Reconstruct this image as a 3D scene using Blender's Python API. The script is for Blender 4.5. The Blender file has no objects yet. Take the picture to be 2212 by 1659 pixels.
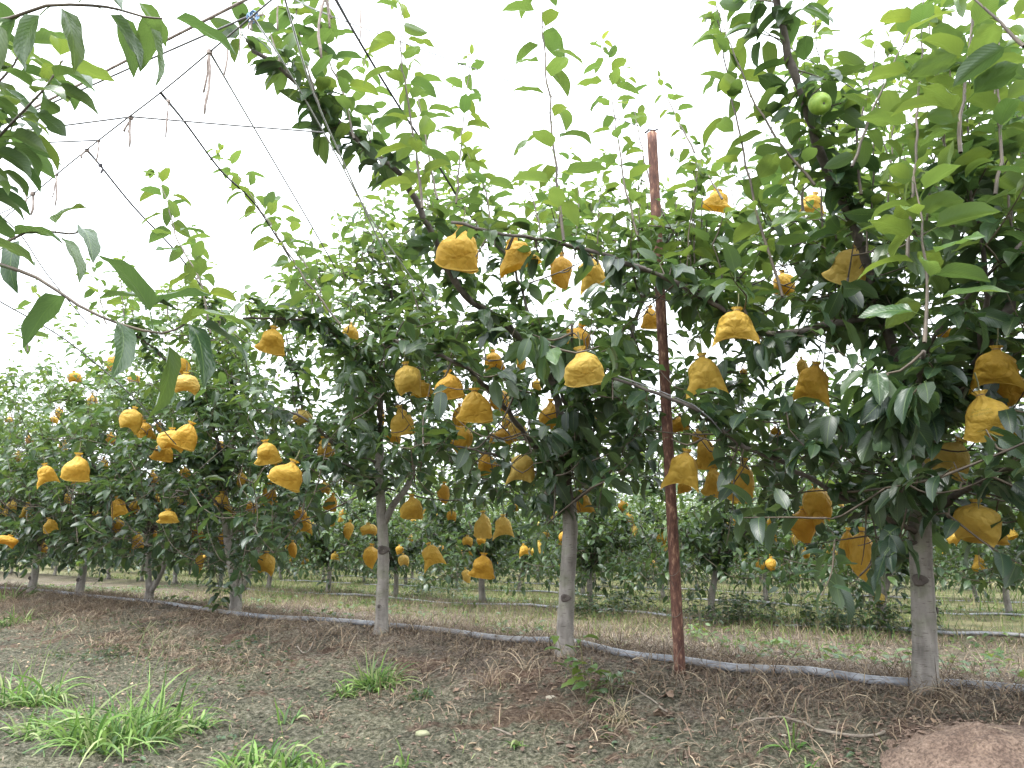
import bpy, math, random
import numpy as np
from mathutils import Vector, Matrix

SEED = 7
random.seed(SEED)
RNG = np.random.default_rng(SEED)
scene = bpy.context.scene
COL = scene.collection
R = math.radians

# ------------------------------------------------------------------ camera
FPX = 1650.0                      # focal length in pixels of a 2212 px wide picture
PITCH = R(12.1)
CAM = np.array([0.0, 0.0, 0.65])
cam_d = bpy.data.cameras.new('camera')
cam_d.sensor_width = 36.0
cam_d.lens = 36.0 * FPX / 2212.0
cam_d.clip_start = 0.05
cam_d.clip_end = 2000
cam = bpy.data.objects.new('camera', cam_d)
COL.objects.link(cam)
cam.location = CAM
cam.rotation_euler = (R(90) + PITCH, 0, 0)
scene.camera = cam

# ------------------------------------------------------------------ world and sun: bright overcast sky
world = bpy.data.worlds.new('World')
scene.world = world
world.use_nodes = True
wn = world.node_tree
wn.nodes.clear()
sky = wn.nodes.new('ShaderNodeTexSky')
sky.sky_type = 'NISHITA'
sky.sun_disc = False
sky.sun_elevation = R(62)
sky.sun_rotation = R(150)
sky.air_density = 1.0
sky.dust_density = 6.0
sky.ozone_density = 1.0
hs = wn.nodes.new('ShaderNodeHueSaturation')
hs.inputs['Saturation'].default_value = 0.25
mixw = wn.nodes.new('ShaderNodeMixRGB')
mixw.inputs['Fac'].default_value = 0.85            # cloud cover over the blue
mixw.inputs['Color2'].default_value = (12.2, 12.55, 12.8, 1)
bg = wn.nodes.new('ShaderNodeBackground')
bg.inputs['Strength'].default_value = 0.10
wo = wn.nodes.new('ShaderNodeOutputWorld')
wn.links.new(sky.outputs[0], hs.inputs['Color'])
# overcast luminance: brighter overhead than at the horizon
wtc = wn.nodes.new('ShaderNodeTexCoord'); wsx = wn.nodes.new('ShaderNodeSeparateXYZ')
wn.links.new(wtc.outputs['Generated'], wsx.inputs[0])
wr = wn.nodes.new('ShaderNodeMapRange')
wr.inputs['From Min'].default_value = 0.0; wr.inputs['From Max'].default_value = 1.0
wr.inputs['To Min'].default_value = 0.72; wr.inputs['To Max'].default_value = 2.0
wn.links.new(wsx.outputs[2], wr.inputs['Value'])
wm = wn.nodes.new('ShaderNodeVectorMath'); wm.operation = 'SCALE'
wm.inputs[0].default_value = (9.4, 9.9, 10.4)
wn.links.new(wr.outputs[0], wm.inputs['Scale'])
wn.links.new(wm.outputs[0], mixw.inputs['Color2'])
wn.links.new(hs.outputs[0], mixw.inputs['Color1'])
wn.links.new(mixw.outputs[0], bg.inputs['Color'])
wn.links.new(bg.outputs[0], wo.inputs['Surface'])

sun_d = bpy.data.lights.new('sun', 'SUN')
sun_d.energy = 1.3
sun_d.angle = R(16)
sun_d.color = (1.0, 0.97, 0.92)
sun = bpy.data.objects.new('sun', sun_d)
COL.objects.link(sun)
# direction matching the sky: elevation 62 deg, behind and to the left of the camera
sun.rotation_euler = Vector((0.45, 0.30, -1.0)).to_track_quat('-Z', 'Y').to_euler()

scene.view_settings.view_transform = 'Standard'
scene.view_settings.look = 'None'
scene.view_settings.exposure = 1.68
scene.view_settings.gamma = 1.0
scene.cycles.max_bounces = 10
scene.cycles.diffuse_bounces = 5
scene.cycles.transmission_bounces = 6
scene.cycles.glossy_bounces = 3
scene.cycles.caustics_reflective = False
scene.cycles.caustics_refractive = False

# ------------------------------------------------------------------ picture <-> place
CP, SP = math.cos(PITCH), math.sin(PITCH)

def ray(px, py):
    x = (px - 1106.0) / FPX
    y = (829.5 - py) / FPX
    return np.array([x, CP - y * SP, SP + y * CP])

def at(px, py, Y):
    d = ray(px, py)
    return CAM + d * (Y / d[1])

def on_z(px, py, z):
    d = ray(px, py)
    return CAM + d * ((z - CAM[2]) / d[2])

NRM = np.array([0.656, 0.755, 0.0])
DIRR = np.array([-0.755, 0.656, 0.0])
D1 = 4.13

def onrow(px, py, off):
    d = ray(px, py)
    return CAM + d * ((D1 + off) / float(NRM @ d))

def proj(P):
    P = np.atleast_2d(P) - CAM
    f = P[:, 1] * CP + P[:, 2] * SP
    u = -P[:, 1] * SP + P[:, 2] * CP
    f2 = np.where(f > 0.05, f, 0.05)
    return 1106 + FPX * P[:, 0] / f2, 829.5 - FPX * u / f2, f

# ------------------------------------------------------------------ numpy noise
def _h(ix, iy, seed):
    n = (ix.astype(np.int64) * 374761393 + iy.astype(np.int64) * 668265263 + seed * 1442695041) & 0x7fffffff
    n = ((n ^ (n >> 13)) * 1274126177) & 0x7fffffff
    return ((n ^ (n >> 16)) & 0xffff) / 65535.0

def vnoise(x, y, seed=0):
    ix = np.floor(x); iy = np.floor(y)
    fx = x - ix; fy = y - iy
    fx = fx * fx * (3 - 2 * fx); fy = fy * fy * (3 - 2 * fy)
    a = _h(ix, iy, seed); b = _h(ix + 1, iy, seed); c = _h(ix, iy + 1, seed); d = _h(ix + 1, iy + 1, seed)
    return (a * (1 - fx) + b * fx) * (1 - fy) + (c * (1 - fx) + d * fx) * fy

def fbm(x, y, seed=0, octs=4, gain=0.5):
    s = 0; a = 1; t = 0
    for k in range(octs):
        s = s + a * (vnoise(x * 2 ** k, y * 2 ** k, seed + k * 17) - 0.5)
        t += a; a *= gain
    return s / t

_U = np.array([-200, -60, -7.5, -6.2, -5.4, -4.6, -3.6, -2.4, -1.7, -1.2, -0.75, -0.4, 0, .4, 1.0, 2.0, 3.5, 4.8, 5.4, 6.0, 8.1, 10.2, 10.8, 11.4, 13.5, 16.2, 19, 21.6, 27, 60, 400])
_Z = np.array([-.3, -.3, -.24, -.1, -.02, -.1, -.22, -.24, -.235, -.2, -.12, -.04, -.0, -.02, -.10, -.2, -.28, -.27, -.22, -.27, -.45, -.42, -.38, -.42, -.56, -.5, -.58, -.54, -.58, -.85, -2.0])

def ground_z(x, y):
    x = np.asarray(x, float); y = np.asarray(y, float)
    u = NRM[0] * x + NRM[1] * y - D1
    s = DIRR[0] * x + DIRR[1] * y
    z = np.interp(u + 0.25 * fbm(s * .7, u * .7, 3, 2), _U, _Z)
    z = z + 0.05 * fbm(x * 1.3, y * 1.3, 5, 3) + 0.035 * fbm(x * 5, y * 5, 9, 3)
    near = np.exp(-(x * x + y * y) / 180.0)
    z = z + near * 0.075 * np.abs(fbm(x * 9, y * 9, 21, 4, .62)) + near * 0.028 * fbm(x * 34, y * 34, 25, 2)
    return z

def gz(x, y):
    return float(ground_z(np.array([x]), np.array([y]))[0])

def on_ground(px, py):
    z = -0.1
    for _ in range(6):
        p = on_z(px, py, z)
        z = gz(p[0], p[1])
    return np.array([p[0], p[1], z])

# ------------------------------------------------------------------ objects
def link(o, parent=None):
    COL.objects.link(o)
    if parent is not None:
        o.parent = parent
    return o

def tag(o, label=None, cat=None, group=None, kind=None):
    if label: o['label'] = label
    if cat: o['category'] = cat
    if group: o['group'] = group
    if kind: o['kind'] = kind
    return o

def empty(name, loc=(0, 0, 0)):
    o = bpy.data.objects.new(name, None)
    o.location = loc
    o.empty_display_size = 0.1
    return link(o)

class MB:
    """collects vertices, quads and triangles, uv and a per-vertex colour, into one mesh"""
    def __init__(s):
        s.v = []; s.q = []; s.t = []; s.uv = []; s.c = []; s.n = 0
    def add(s, v, q=None, t=None, uv=None, c=None):
        v = np.asarray(v, float).reshape(-1, 3)
        if q is not None and len(q): s.q.append(np.asarray(q, int) + s.n)
        if t is not None and len(t): s.t.append(np.asarray(t, int) + s.n)
        s.v.append(v)
        s.uv.append(np.zeros((len(v), 2)) if uv is None else np.asarray(uv, float))
        cc = np.zeros((len(v), 4)); cc[:, 3] = 1
        if c is not None: cc[:, :len(np.atleast_1d(c)) if np.ndim(c) == 1 else np.shape(c)[1]] = c
        s.c.append(cc)
        s.n += len(v)
    def mesh(s, name, mat, smooth=True):
        me = bpy.data.meshes.new(name)
        v = np.concatenate(s.v) if s.v else np.zeros((0, 3))
        q = np.concatenate(s.q) if s.q else np.zeros((0, 4), int)
        t = np.concatenate(s.t) if s.t else np.zeros((0, 3), int)
        loops = np.concatenate([q.ravel(), t.ravel()]).astype(np.int32)
        nq, nt = len(q), len(t)
        me.vertices.add(len(v)); me.vertices.foreach_set('co', v.astype(np.float32).ravel())
        me.loops.add(len(loops)); me.loops.foreach_set('vertex_index', loops)
        me.polygons.add(nq + nt)
        st = np.concatenate([np.arange(nq) * 4, nq * 4 + np.arange(nt) * 3]).astype(np.int32)
        me.polygons.foreach_set('loop_start', st)
        me.polygons.foreach_set('use_smooth', np.full(nq + nt, smooth, bool))
        me.update(calc_edges=True)
        ul = me.uv_layers.new(name='UVMap')
        ul.data.foreach_set('uv', np.concatenate(s.uv)[loops].astype(np.float32).ravel())
        ca = me.color_attributes.new('tone', 'FLOAT_COLOR', 'POINT')
        ca.data.foreach_set('color', np.concatenate(s.c).astype(np.float32).ravel())
        me.materials.append(mat)
        return me
    def build(s, name, mat, parent=None, smooth=True):
        return link(bpy.data.objects.new(name, s.mesh(name, mat, smooth)), parent)

def norm(a):
    a = np.asarray(a, float)
    return a / (np.linalg.norm(a) + 1e-12)

def smooth_path(pts, step=0.05, jit=0.0):
    pts = [np.asarray(p, float) for p in pts]
    if len(pts) < 2: return np.array(pts)
    P = [2 * pts[0] - pts[1]] + pts + [2 * pts[-1] - pts[-2]]
    out = []
    for i in range(1, len(P) - 2):
        p0, p1, p2, p3 = P[i - 1], P[i], P[i + 1], P[i + 2]
        n = max(2, int(np.linalg.norm(p2 - p1) / step))
        for k in range(n):
            t = k / n
            out.append(0.5 * ((2 * p1) + (-p0 + p2) * t + (2 * p0 - 5 * p1 + 4 * p2 - p3) * t * t + (-p0 + 3 * p1 - 3 * p2 + p3) * t ** 3))
    out.append(pts[-1])
    out = np.array(out)
    if jit:
        out[1:-1] += RNG.normal(0, jit, (len(out) - 2, 3))
    return out

def tube(mb, pts, rad, seg=8, c=None, rough=0.0, cap=True):
    pts = np.asarray(pts, float); n = len(pts)
    rad = np.broadcast_to(np.asarray(rad, float), (n,))
    tang = np.gradient(pts, axis=0)
    tang /= (np.linalg.norm(tang, axis=1, keepdims=True) + 1e-12)
    a = np.array([0, 0, 1.0]) if abs(tang[0, 2]) < .8 else np.array([1.0, 0, 0])
    u = norm(np.cross(tang[0], a))
    th = np.linspace(0, 2 * math.pi, seg, endpoint=False)
    V = np.zeros((n, seg, 3)); UV = np.zeros((n, seg, 2)); L = 0
    for i in range(n):
        u = norm(u - tang[i] * (u @ tang[i])); w = np.cross(tang[i], u)
        r = rad[i] * (1 + (RNG.normal(0, rough, seg) if rough else 0))
        V[i] = pts[i] + np.outer(np.cos(th) * r, u) + np.outer(np.sin(th) * r, w)
        if i: L += np.linalg.norm(pts[i] - pts[i - 1])
        UV[i, :, 0] = th / 6.283; UV[i, :, 1] = L
    i, j = np.meshgrid(np.arange(n - 1), np.arange(seg), indexing='ij')
    i = i.ravel(); j = j.ravel(); j2 = (j + 1) % seg
    q = np.stack([i * seg + j, i * seg + j2, (i + 1) * seg + j2, (i + 1) * seg + j], 1)
    V = V.reshape(-1, 3); UV = UV.reshape(-1, 2)
    t = []
    if cap:
        V = np.vstack([V, pts[0], pts[-1]]); UV = np.vstack([UV, [0, 0], [0, L]])
        b = n * seg
        for k in range(seg):
            t.append([b, (k + 1) % seg, k]); t.append([b + 1, (n - 1) * seg + k, (n - 1) * seg + (k + 1) % seg])
    mb.add(V, q, t, UV, c)

def ribbons(mb, P0, D, L, Wd, droop, nseg, c):
    """many thin curved blades at once: P0, D (N,3); L, Wd, droop (N,); c (N,4)"""
    N = len(P0)
    D = D / (np.linalg.norm(D, axis=1, keepdims=True) + 1e-9)
    side = np.cross(D, np.array([0, 0, 1.0])) + RNG.normal(0, .25, (N, 3))
    side /= (np.linalg.norm(side, axis=1, keepdims=True) + 1e-9)
    pts = [P0]; d = D.copy(); p = P0.copy()
    for k in range(nseg):
        p = p + d * (L / nseg)[:, None]
        pts.append(p)
        d = d + np.array([0, 0, -1.0]) * (droop / nseg)[:, None]
        d /= (np.linalg.norm(d, axis=1, keepdims=True) + 1e-9)
    V = np.zeros((N, nseg + 1, 2, 3)); UV = np.zeros((N, nseg + 1, 2, 2))
    for k in range(nseg + 1):
        w = Wd * (1.0 - (k / nseg) ** 2 * .92) * .5
        V[:, k, 0] = pts[k] - side * w[:, None]; V[:, k, 1] = pts[k] + side * w[:, None]
        UV[:, k, :, 1] = k / nseg; UV[:, k, 1, 0] = 1
    base = (np.arange(N) * (nseg + 1) * 2)[:, None]
    k = np.arange(nseg)[None, :] * 2
    q = np.stack([base + k, base + k + 1, base + k + 3, base + k + 2], 2).reshape(-1, 4)
    C = np.repeat(c, (nseg + 1) * 2, axis=0)
    mb.add(V.reshape(-1, 3), q, None, UV.reshape(-1, 2), C)

# ------------------------------------------------------------------ materials
def mat(name):
    m = bpy.data.materials.new(name); m.use_nodes = True
    nt = m.node_tree
    b = nt.nodes['Principled BSDF']
    return m, nt, b

def N(nt, t, **kw):
    n = nt.nodes.new(t)
    for k, v in kw.items():
        if k in n.inputs: n.inputs[k].default_value = v
        else: setattr(n, k, v)
    return n

def ramp(nt, src, stops):
    r = nt.nodes.new('ShaderNodeValToRGB')
    el = r.color_ramp.elements
    while len(el) < len(stops): el.new(0.5)
    for e, (p, c) in zip(el, stops):
        e.position = p; e.color = (*c, 1) if len(c) == 3 else c
    nt.links.new(src, r.inputs[0])
    return r.outputs['Color']

def mixc(nt, f, a, b, mode='MIX'):
    n = nt.nodes.new('ShaderNodeMixRGB'); n.blend_type = mode
    for s, v in ((n.inputs['Fac'], f), (n.inputs['Color1'], a), (n.inputs['Color2'], b)):
        if hasattr(v, 'is_output'): nt.links.new(v, s)
        elif isinstance(v, (int, float)): s.default_value = v
        else: s.default_value = (*v, 1)
    return n.outputs['Color']

def mathn(nt, op, a, b=0.0):
    n = nt.nodes.new('ShaderNodeMath'); n.operation = op
    for s, v in ((n.inputs[0], a), (n.inputs[1], b)):
        if hasattr(v, 'is_output'): nt.links.new(v, s)
        else: s.default_value = v
    return n.outputs[0]

def noise(nt, scale, detail=4, vec=None, rough=.55):
    n = N(nt, 'ShaderNodeTexNoise', Scale=scale, Detail=detail, Roughness=rough)
    if vec is not None: nt.links.new(vec, n.inputs['Vector'])
    return n.outputs['Fac']

def bump(nt, b, h, strength, dist=0.01):
    n = N(nt, 'ShaderNodeBump', Strength=strength, Distance=dist)
    nt.links.new(h, n.inputs['Height']); nt.links.new(n.outputs[0], b.inputs['Normal'])

def leaf_material(name, per_object):
    m, nt, b = mat(name)
    if per_object:
        oi = nt.nodes.new('ShaderNodeObjectInfo'); src = oi.outputs['Color']
    else:
        at_ = N(nt, 'ShaderNodeAttribute'); at_.attribute_name = 'tone'; src = at_.outputs['Color']
    sep = nt.nodes.new('ShaderNodeSeparateColor'); nt.links.new(src, sep.inputs[0])
    tone, rnd = sep.outputs[0], sep.outputs[1]
    top = ramp(nt, tone, [(0, (.014, .032, .021)), (.3, (.030, .066, .028)), (.6, (.068, .130, .036)), (1, (.135, .21, .045))])  # low tones carry inner canopy shade as leaf colour
    var = ramp(nt, rnd, [(0, (.75, .86, .95)), (.5, (1, 1, 1)), (1, (1.25, 1.1, .8))])
    top = mixc(nt, 1.0, top, var, 'MULTIPLY')
    uv = nt.nodes.new('ShaderNodeTexCoord')
    sx = nt.nodes.new('ShaderNodeSeparateXYZ'); nt.links.new(uv.outputs['UV'], sx.inputs[0])
    au = mathn(nt, 'ABSOLUTE', mathn(nt, 'SUBTRACT', sx.outputs[0], .5))
    rib = mathn(nt, 'LESS_THAN', au, .022)
    # side veins: slanted bands away from the midrib
    w = mathn(nt, 'SINE', mathn(nt, 'MULTIPLY', mathn(nt, 'SUBTRACT', sx.outputs[1], mathn(nt, 'MULTIPLY', au, .55)), 75.0))
    vein = mathn(nt, 'MULTIPLY', mathn(nt, 'GREATER_THAN', w, .90), .28)
    vf = mathn(nt, 'MAXIMUM', mathn(nt, 'MULTIPLY', rib, .6), vein)
    col = mixc(nt, vf, top, (.17, .25, .075))
    # small blotches of wear
    bl = ramp(nt, noise(nt, 60, 3), [(.0, (1, 1, 1)), (.66, (1, 1, 1)), (.72, (.72, .66, .5)), (1, (.5, .4, .3))])
    col = mixc(nt, .6, col, bl, 'MULTIPLY')
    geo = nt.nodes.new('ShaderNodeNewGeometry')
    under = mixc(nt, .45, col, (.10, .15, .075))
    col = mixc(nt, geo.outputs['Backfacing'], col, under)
    nt.links.new(col, b.inputs['Base Color'])
    b.inputs['Roughness'].default_value = .36
    b.inputs['Specular IOR Level'].default_value = .75
    bump(nt, b, mathn(nt, 'ADD', mathn(nt, 'MULTIPLY', rib, -1.0), mathn(nt, 'MULTIPLY', w, .2)), .35, .002)
    tr = nt.nodes.new('ShaderNodeBsdfTranslucent')
    tc = ramp(nt, tone, [(0, (.045, .085, .025)), (.4, (.11, .18, .04)), (.75, (.20, .295, .055)), (1, (.34, .43, .08))])
    tc = mixc(nt, 1.0, tc, var, 'MULTIPLY')
    tc = mixc(nt, mathn(nt, 'MULTIPLY', vf, .35), tc, (.05, .12, .01))
    nt.links.new(tc, tr.inputs['Color'])
    mx = nt.nodes.new('ShaderNodeMixShader'); mx.inputs[0].default_value = .36
    out = nt.nodes['Material Output']
    nt.links.new(b.outputs[0], mx.inputs[1]); nt.links.new(tr.outputs[0], mx.inputs[2])
    nt.links.new(mx.outputs[0], out.inputs['Surface'])
    return m

def blade_material(name, dry):
    m, nt, b = mat(name)
    a = N(nt, 'ShaderNodeAttribute'); a.attribute_name = 'tone'
    nt.links.new(a.outputs['Color'], b.inputs['Base Color'])
    b.inputs['Roughness'].default_value = .6 if not dry else .8
    tr = nt.nodes.new('ShaderNodeBsdfTranslucent')
    nt.links.new(a.outputs['Color'], tr.inputs['Color'])
    mx = nt.nodes.new('ShaderNodeMixShader'); mx.inputs[0].default_value = .12 if dry else .35
    out = nt.nodes['Material Output']
    nt.links.new(b.outputs[0], mx.inputs[1]); nt.links.new(tr.outputs[0], mx.inputs[2])
    nt.links.new(mx.outputs[0], out.inputs['Surface'])
    return m

M = {}
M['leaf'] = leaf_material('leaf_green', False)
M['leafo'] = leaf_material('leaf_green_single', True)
M['blade'] = blade_material('green_blades', False)
M['dry'] = blade_material('dry_stems', True)

# bark of the trunks: pale grey with dark lenticels, greener towards the soil
m, nt, b = mat('pale_bark')
tc = nt.nodes.new('ShaderNodeTexCoord')
mp = N(nt, 'ShaderNodeMapping'); mp.inputs['Scale'].default_value = (1, 1, .22)
nt.links.new(tc.outputs['Object'], mp.inputs[0])
mp2 = N(nt, 'ShaderNodeMapping'); mp2.inputs['Scale'].default_value = (1, 1, 5.0)
nt.links.new(tc.outputs['Object'], mp2.inputs[0])
n1 = noise(nt, 22, 5, mp.outputs[0]); n2 = noise(nt, 26, 3, mp2.outputs[0]); n3 = noise(nt, 7, 4, tc.outputs['Object'])
c1 = ramp(nt, n1, [(.25, (.125, .112, .102)), (.5, (.235, .215, .198)), (.75, (.33, .31, .285))])
c2 = ramp(nt, n2, [(0, (1, 1, 1)), (.60, (1, 1, 1)), (.68, (.42, .38, .34)), (1, (.3, .27, .25))])
c1 = mixc(nt, .8, c1, c2, 'MULTIPLY')
c3 = ramp(nt, n3, [(.36, (.74, .72, .70)), (.5, (1.08, 1.06, 1.04)), (.64, (.80, .86, .68))])
c1 = mixc(nt, .9, c1, c3, 'MULTIPLY')
nt.links.new(c1, b.inputs['Base Color']); b.inputs['Roughness'].default_value = .8
bump(nt, b, mathn(nt, 'ADD', n1, mathn(nt, 'MULTIPLY', n2, -.6)), .6, .01)
M['bark'] = m
m, nt, b = mat('dark_bark')
tc = nt.nodes.new('ShaderNodeTexCoord')
n1 = noise(nt, 30, 5, tc.outputs['Object']); n2 = noise(nt, 6, 3, tc.outputs['Object'])
c1 = ramp(nt, n1, [(.3, (.05, .042, .038)), (.6, (.115, .10, .088)), (.8, (.19, .175, .15))])
c1 = mixc(nt, mathn(nt, 'MULTIPLY', n2, .5), c1, (.12, .085, .075))
nt.links.new(c1, b.inputs['Base Color']); b.inputs['Roughness'].default_value = .8
bump(nt, b, n1, .6, .006)
M['limb'] = m
m, nt, b = mat('young_shoot_bark')
tc = nt.nodes.new('ShaderNodeTexCoord')
n1 = noise(nt, 18, 3, tc.outputs['Object'])
nt.links.new(ramp(nt, n1, [(.35, (.055, .042, .032)), (.65, (.115, .088, .06))]), b.inputs['Base Color'])
b.inputs['Roughness'].default_value = .6
M['twig'] = m
m, nt, b = mat('red_brown_shoot')
nt.links.new(ramp(nt, noise(nt, 12, 3), [(.35, (.16, .05, .04)), (.65, (.2, .12, .07))]), b.inputs['Base Color'])
b.inputs['Roughness'].default_value = .45
M['redtwig'] = m

def bag_material(name, printed=False):
    m, nt, b = mat(name)
    oi = nt.nodes.new('ShaderNodeObjectInfo')
    base = ramp(nt, oi.outputs['Random'], [(0, (.57, .325, .04)), (.35, (.62, .39, .055)), (.8, (.64, .44, .085)), (1, (.66, .49, .14))])
    tc = nt.nodes.new('ShaderNodeTexCoord')
    n1 = noise(nt, 9, 5, tc.outputs['Object']); n2 = noise(nt, 34, 4, tc.outputs['Object'])
    col = mixc(nt, .5, base, ramp(nt, n1, [(.3, (.70, .66, .6)), (.55, (1, 1, 1)), (.8, (1.1, 1.1, 1.05))]), 'MULTIPLY')
    sx = nt.nodes.new('ShaderNodeSeparateXYZ'); nt.links.new(tc.outputs['UV'], sx.inputs[0])
    # duller, darker brown towards the gathered top
    topm = ramp(nt, sx.outputs[1], [(0, (1, 1, 1)), (.18, (.4, .4, .4)), (.3, (0, 0, 0))])
    col = mixc(nt, mathn(nt, 'MULTIPLY', topm, .30), col, (.36, .24, .08))
    if printed:
        br = N(nt, 'ShaderNodeTexBrick'); br.inputs['Scale'].default_value = 40
        nt.links.new(tc.outputs['UV'], br.inputs['Vector'])
        nn = noise(nt, 110, 2, tc.outputs['UV'])
        u1 = mathn(nt, 'MULTIPLY', mathn(nt, 'GREATER_THAN', sx.outputs[0], .60), mathn(nt, 'LESS_THAN', sx.outputs[0], .78))
        v1 = mathn(nt, 'MULTIPLY', mathn(nt, 'GREATER_THAN', sx.outputs[1], .40), mathn(nt, 'LESS_THAN', sx.outputs[1], .56))
        rows_ = mathn(nt, 'GREATER_THAN', mathn(nt, 'SINE', mathn(nt, 'MULTIPLY', sx.outputs[1], 85.0)), -.2)
        f = mathn(nt, 'MULTIPLY', mathn(nt, 'MULTIPLY', u1, v1), mathn(nt, 'MULTIPLY', rows_, mathn(nt, 'GREATER_THAN', nn, .52)))
        col = mixc(nt, mathn(nt, 'MULTIPLY', f, .65), col, (.12, .16, .03))
    nt.links.new(col, b.inputs['Base Color'])
    b.inputs['Roughness'].default_value = .55
    b.inputs['Specular IOR Level'].default_value = .35
    vo = N(nt, 'ShaderNodeTexVoronoi', Scale=4.5); vo.feature = 'DISTANCE_TO_EDGE'
    wob = mixc(nt, .3, tc.outputs['Object'], N(nt, 'ShaderNodeTexNoise', Scale=3.0).outputs['Color'])
    nt.links.new(wob, vo.inputs['Vector'])
    h = mathn(nt, 'ADD', mathn(nt, 'MULTIPLY', vo.outputs[0], 1.2), mathn(nt, 'MULTIPLY', n2, .10))
    bump(nt, b, h, .5, .03)
    tr = nt.nodes.new('ShaderNodeBsdfTranslucent')
    nt.links.new(mixc(nt, 1.0, base, (.95, .85, .55), 'MULTIPLY'), tr.inputs['Color'])
    mx = nt.nodes.new('ShaderNodeMixShader'); mx.inputs[0].default_value = .34
    nt.links.new(b.outputs[0], mx.inputs[1]); nt.links.new(tr.outputs[0], mx.inputs[2])
    nt.links.new(mx.outputs[0], nt.nodes['Material Output'].inputs['Surface'])
    return m
M['bag'] = bag_material('waxed_yellow_paper')
M['bagp'] = bag_material('waxed_yellow_paper_printed', True)

def plain(name, c, rough=.7, c2=None, sc=20, metal=0, bmp=0):
    m, nt, b = mat(name)
    if c2 is not None:
        tc = nt.nodes.new('ShaderNodeTexCoord')
        n1 = noise(nt, sc, 4, tc.outputs['Object'])
        nt.links.new(ramp(nt, n1, [(.35, c), (.65, c2)]), b.inputs['Base Color'])
        if bmp: bump(nt, b, n1, bmp, .01)
    else:
        b.inputs['Base Color'].default_value = (*c, 1)
    b.inputs['Roughness'].default_value = rough
    b.inputs['Metallic'].default_value = metal
    return m
M['tie'] = plain('old_tie', (.20, .12, .07), .8, (.3, .22, .12), 60)
M['stalk'] = plain('green_stalk', (.10, .12, .04), .6, (.16, .13, .06), 30)
M['wire'] = plain('trellis_wire', (.10, .10, .105), .5, (.19, .18, .18), 12)
M['wire_pale'] = plain('bright_wire', (.38, .38, .39), .35, (.5, .5, .5), 12, .3)
M['string'] = plain('grey_string', (.22, .17, .15), .85, (.38, .32, .29), 40, 0, .3)
M['darkstring'] = plain('dark_string', (.03, .03, .035), .8, (.07, .06, .07), 40)
M['blue'] = plain('blue_plastic_string', (.05, .13, .30), .5, (.25, .4, .6), 60)
M['stone'] = plain('pale_stone', (.22, .19, .145), .9, (.34, .30, .24), 18, 0, .4)
M['greenstone'] = plain('mossy_pale_stone', (.16, .17, .09), .9, (.30, .30, .19), 14, 0, .4)
M['deadleaf'] = plain('dead_brown_leaf', (.12, .075, .05), .8, (.26, .18, .13), 14, 0, .6)
M['stick'] = plain('bleached_stick', (.13, .105, .085), .85, (.23, .195, .155), 30, 0, .4)

# green pear
m, nt, b = mat('green_pear_skin')
tc = nt.nodes.new('ShaderNodeTexCoord')
n1 = noise(nt, 90, 3, tc.outputs['Object']); n2 = noise(nt, 8, 2, tc.outputs['Object'])
c1 = ramp(nt, n2, [(.3, (.20, .33, .045)), (.7, (.30, .42, .07))])
c1 = mixc(nt, .5, c1, ramp(nt, n1, [(.60, (1, 1, 1)), (.68, (.8, .72, .5))]), 'MULTIPLY')
nt.links.new(c1, b.inputs['Base Color']); b.inputs['Roughness'].default_value = .45
M['pear'] = m

# rust
m, nt, b = mat('rusted_steel')
tc = nt.nodes.new('ShaderNodeTexCoord')
mp = N(nt, 'ShaderNodeMapping'); mp.inputs['Scale'].default_value = (1, 1, .3); nt.links.new(tc.outputs['Object'], mp.inputs[0])
n1 = noise(nt, 60, 5, mp.outputs[0], .65); n2 = noise(nt, 9, 4, tc.outputs['Object'])
c1 = ramp(nt, n1, [(.30, (.060, .030, .025)), (.47, (.115, .055, .042)), (.57, (.17, .088, .062)), (.64, (.33, .21, .145))])
c1 = mixc(nt, .7, c1, ramp(nt, n2, [(.35, (.62, .5, .5)), (.65, (1.25, 1.15, 1.05))]), 'MULTIPLY')
nt.links.new(c1, b.inputs['Base Color']); b.inputs['Roughness'].default_value = .85
bump(nt, b, n1, .5, .004)
M['rust'] = m

# grey hose
m, nt, b = mat('grey_plastic_pipe')
tc = nt.nodes.new('ShaderNodeTexCoord')
n1 = noise(nt, 14, 5, tc.outputs['Object']); n2 = noise(nt, 2.2, 3, tc.outputs['Object'])
c1 = ramp(nt, n1, [(.3, (.15, .155, .175)), (.55, (.26, .27, .30)), (.7, (.35, .355, .375))])
c1 = mixc(nt, ramp(nt, n2, [(.45, (0, 0, 0)), (.7, (.6, .6, .6))]), c1, (.20, .165, .13))
nt.links.new(c1, b.inputs['Base Color']); b.inputs['Roughness'].default_value = .5
M['pipe'] = m

# soil with moss, red clods and straw
m, nt, b = mat('orchard_soil')
tc = nt.nodes.new('ShaderNodeTexCoord')
P = tc.outputs['Object']
big = noise(nt, .9, 4, P); mid = noise(nt, 5.0, 6, P, .65); fine = noise(nt, 45, 6, P, .7); gr = noise(nt, 150, 3, P, .7)
vz = N(nt, 'ShaderNodeTexCoord')
soil = ramp(nt, fine, [(.33, (.036, .027, .022)), (.43, (.13, .10, .078)), (.53, (.25, .20, .158)), (.66, (.42, .355, .29))])  # dark stops paint shadow into the pits of the soil
moss = ramp(nt, fine, [(.33, (.026, .030, .018)), (.45, (.092, .098, .060)), (.55, (.20, .195, .135)), (.68, (.34, .33, .25))])  # dark stops hold the same painted pit shadow
at_ = N(nt, 'ShaderNodeAttribute'); at_.attribute_name = 'tone'
sep = nt.nodes.new('ShaderNodeSeparateColor'); nt.links.new(at_.outputs['Color'], sep.inputs[0])
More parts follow.
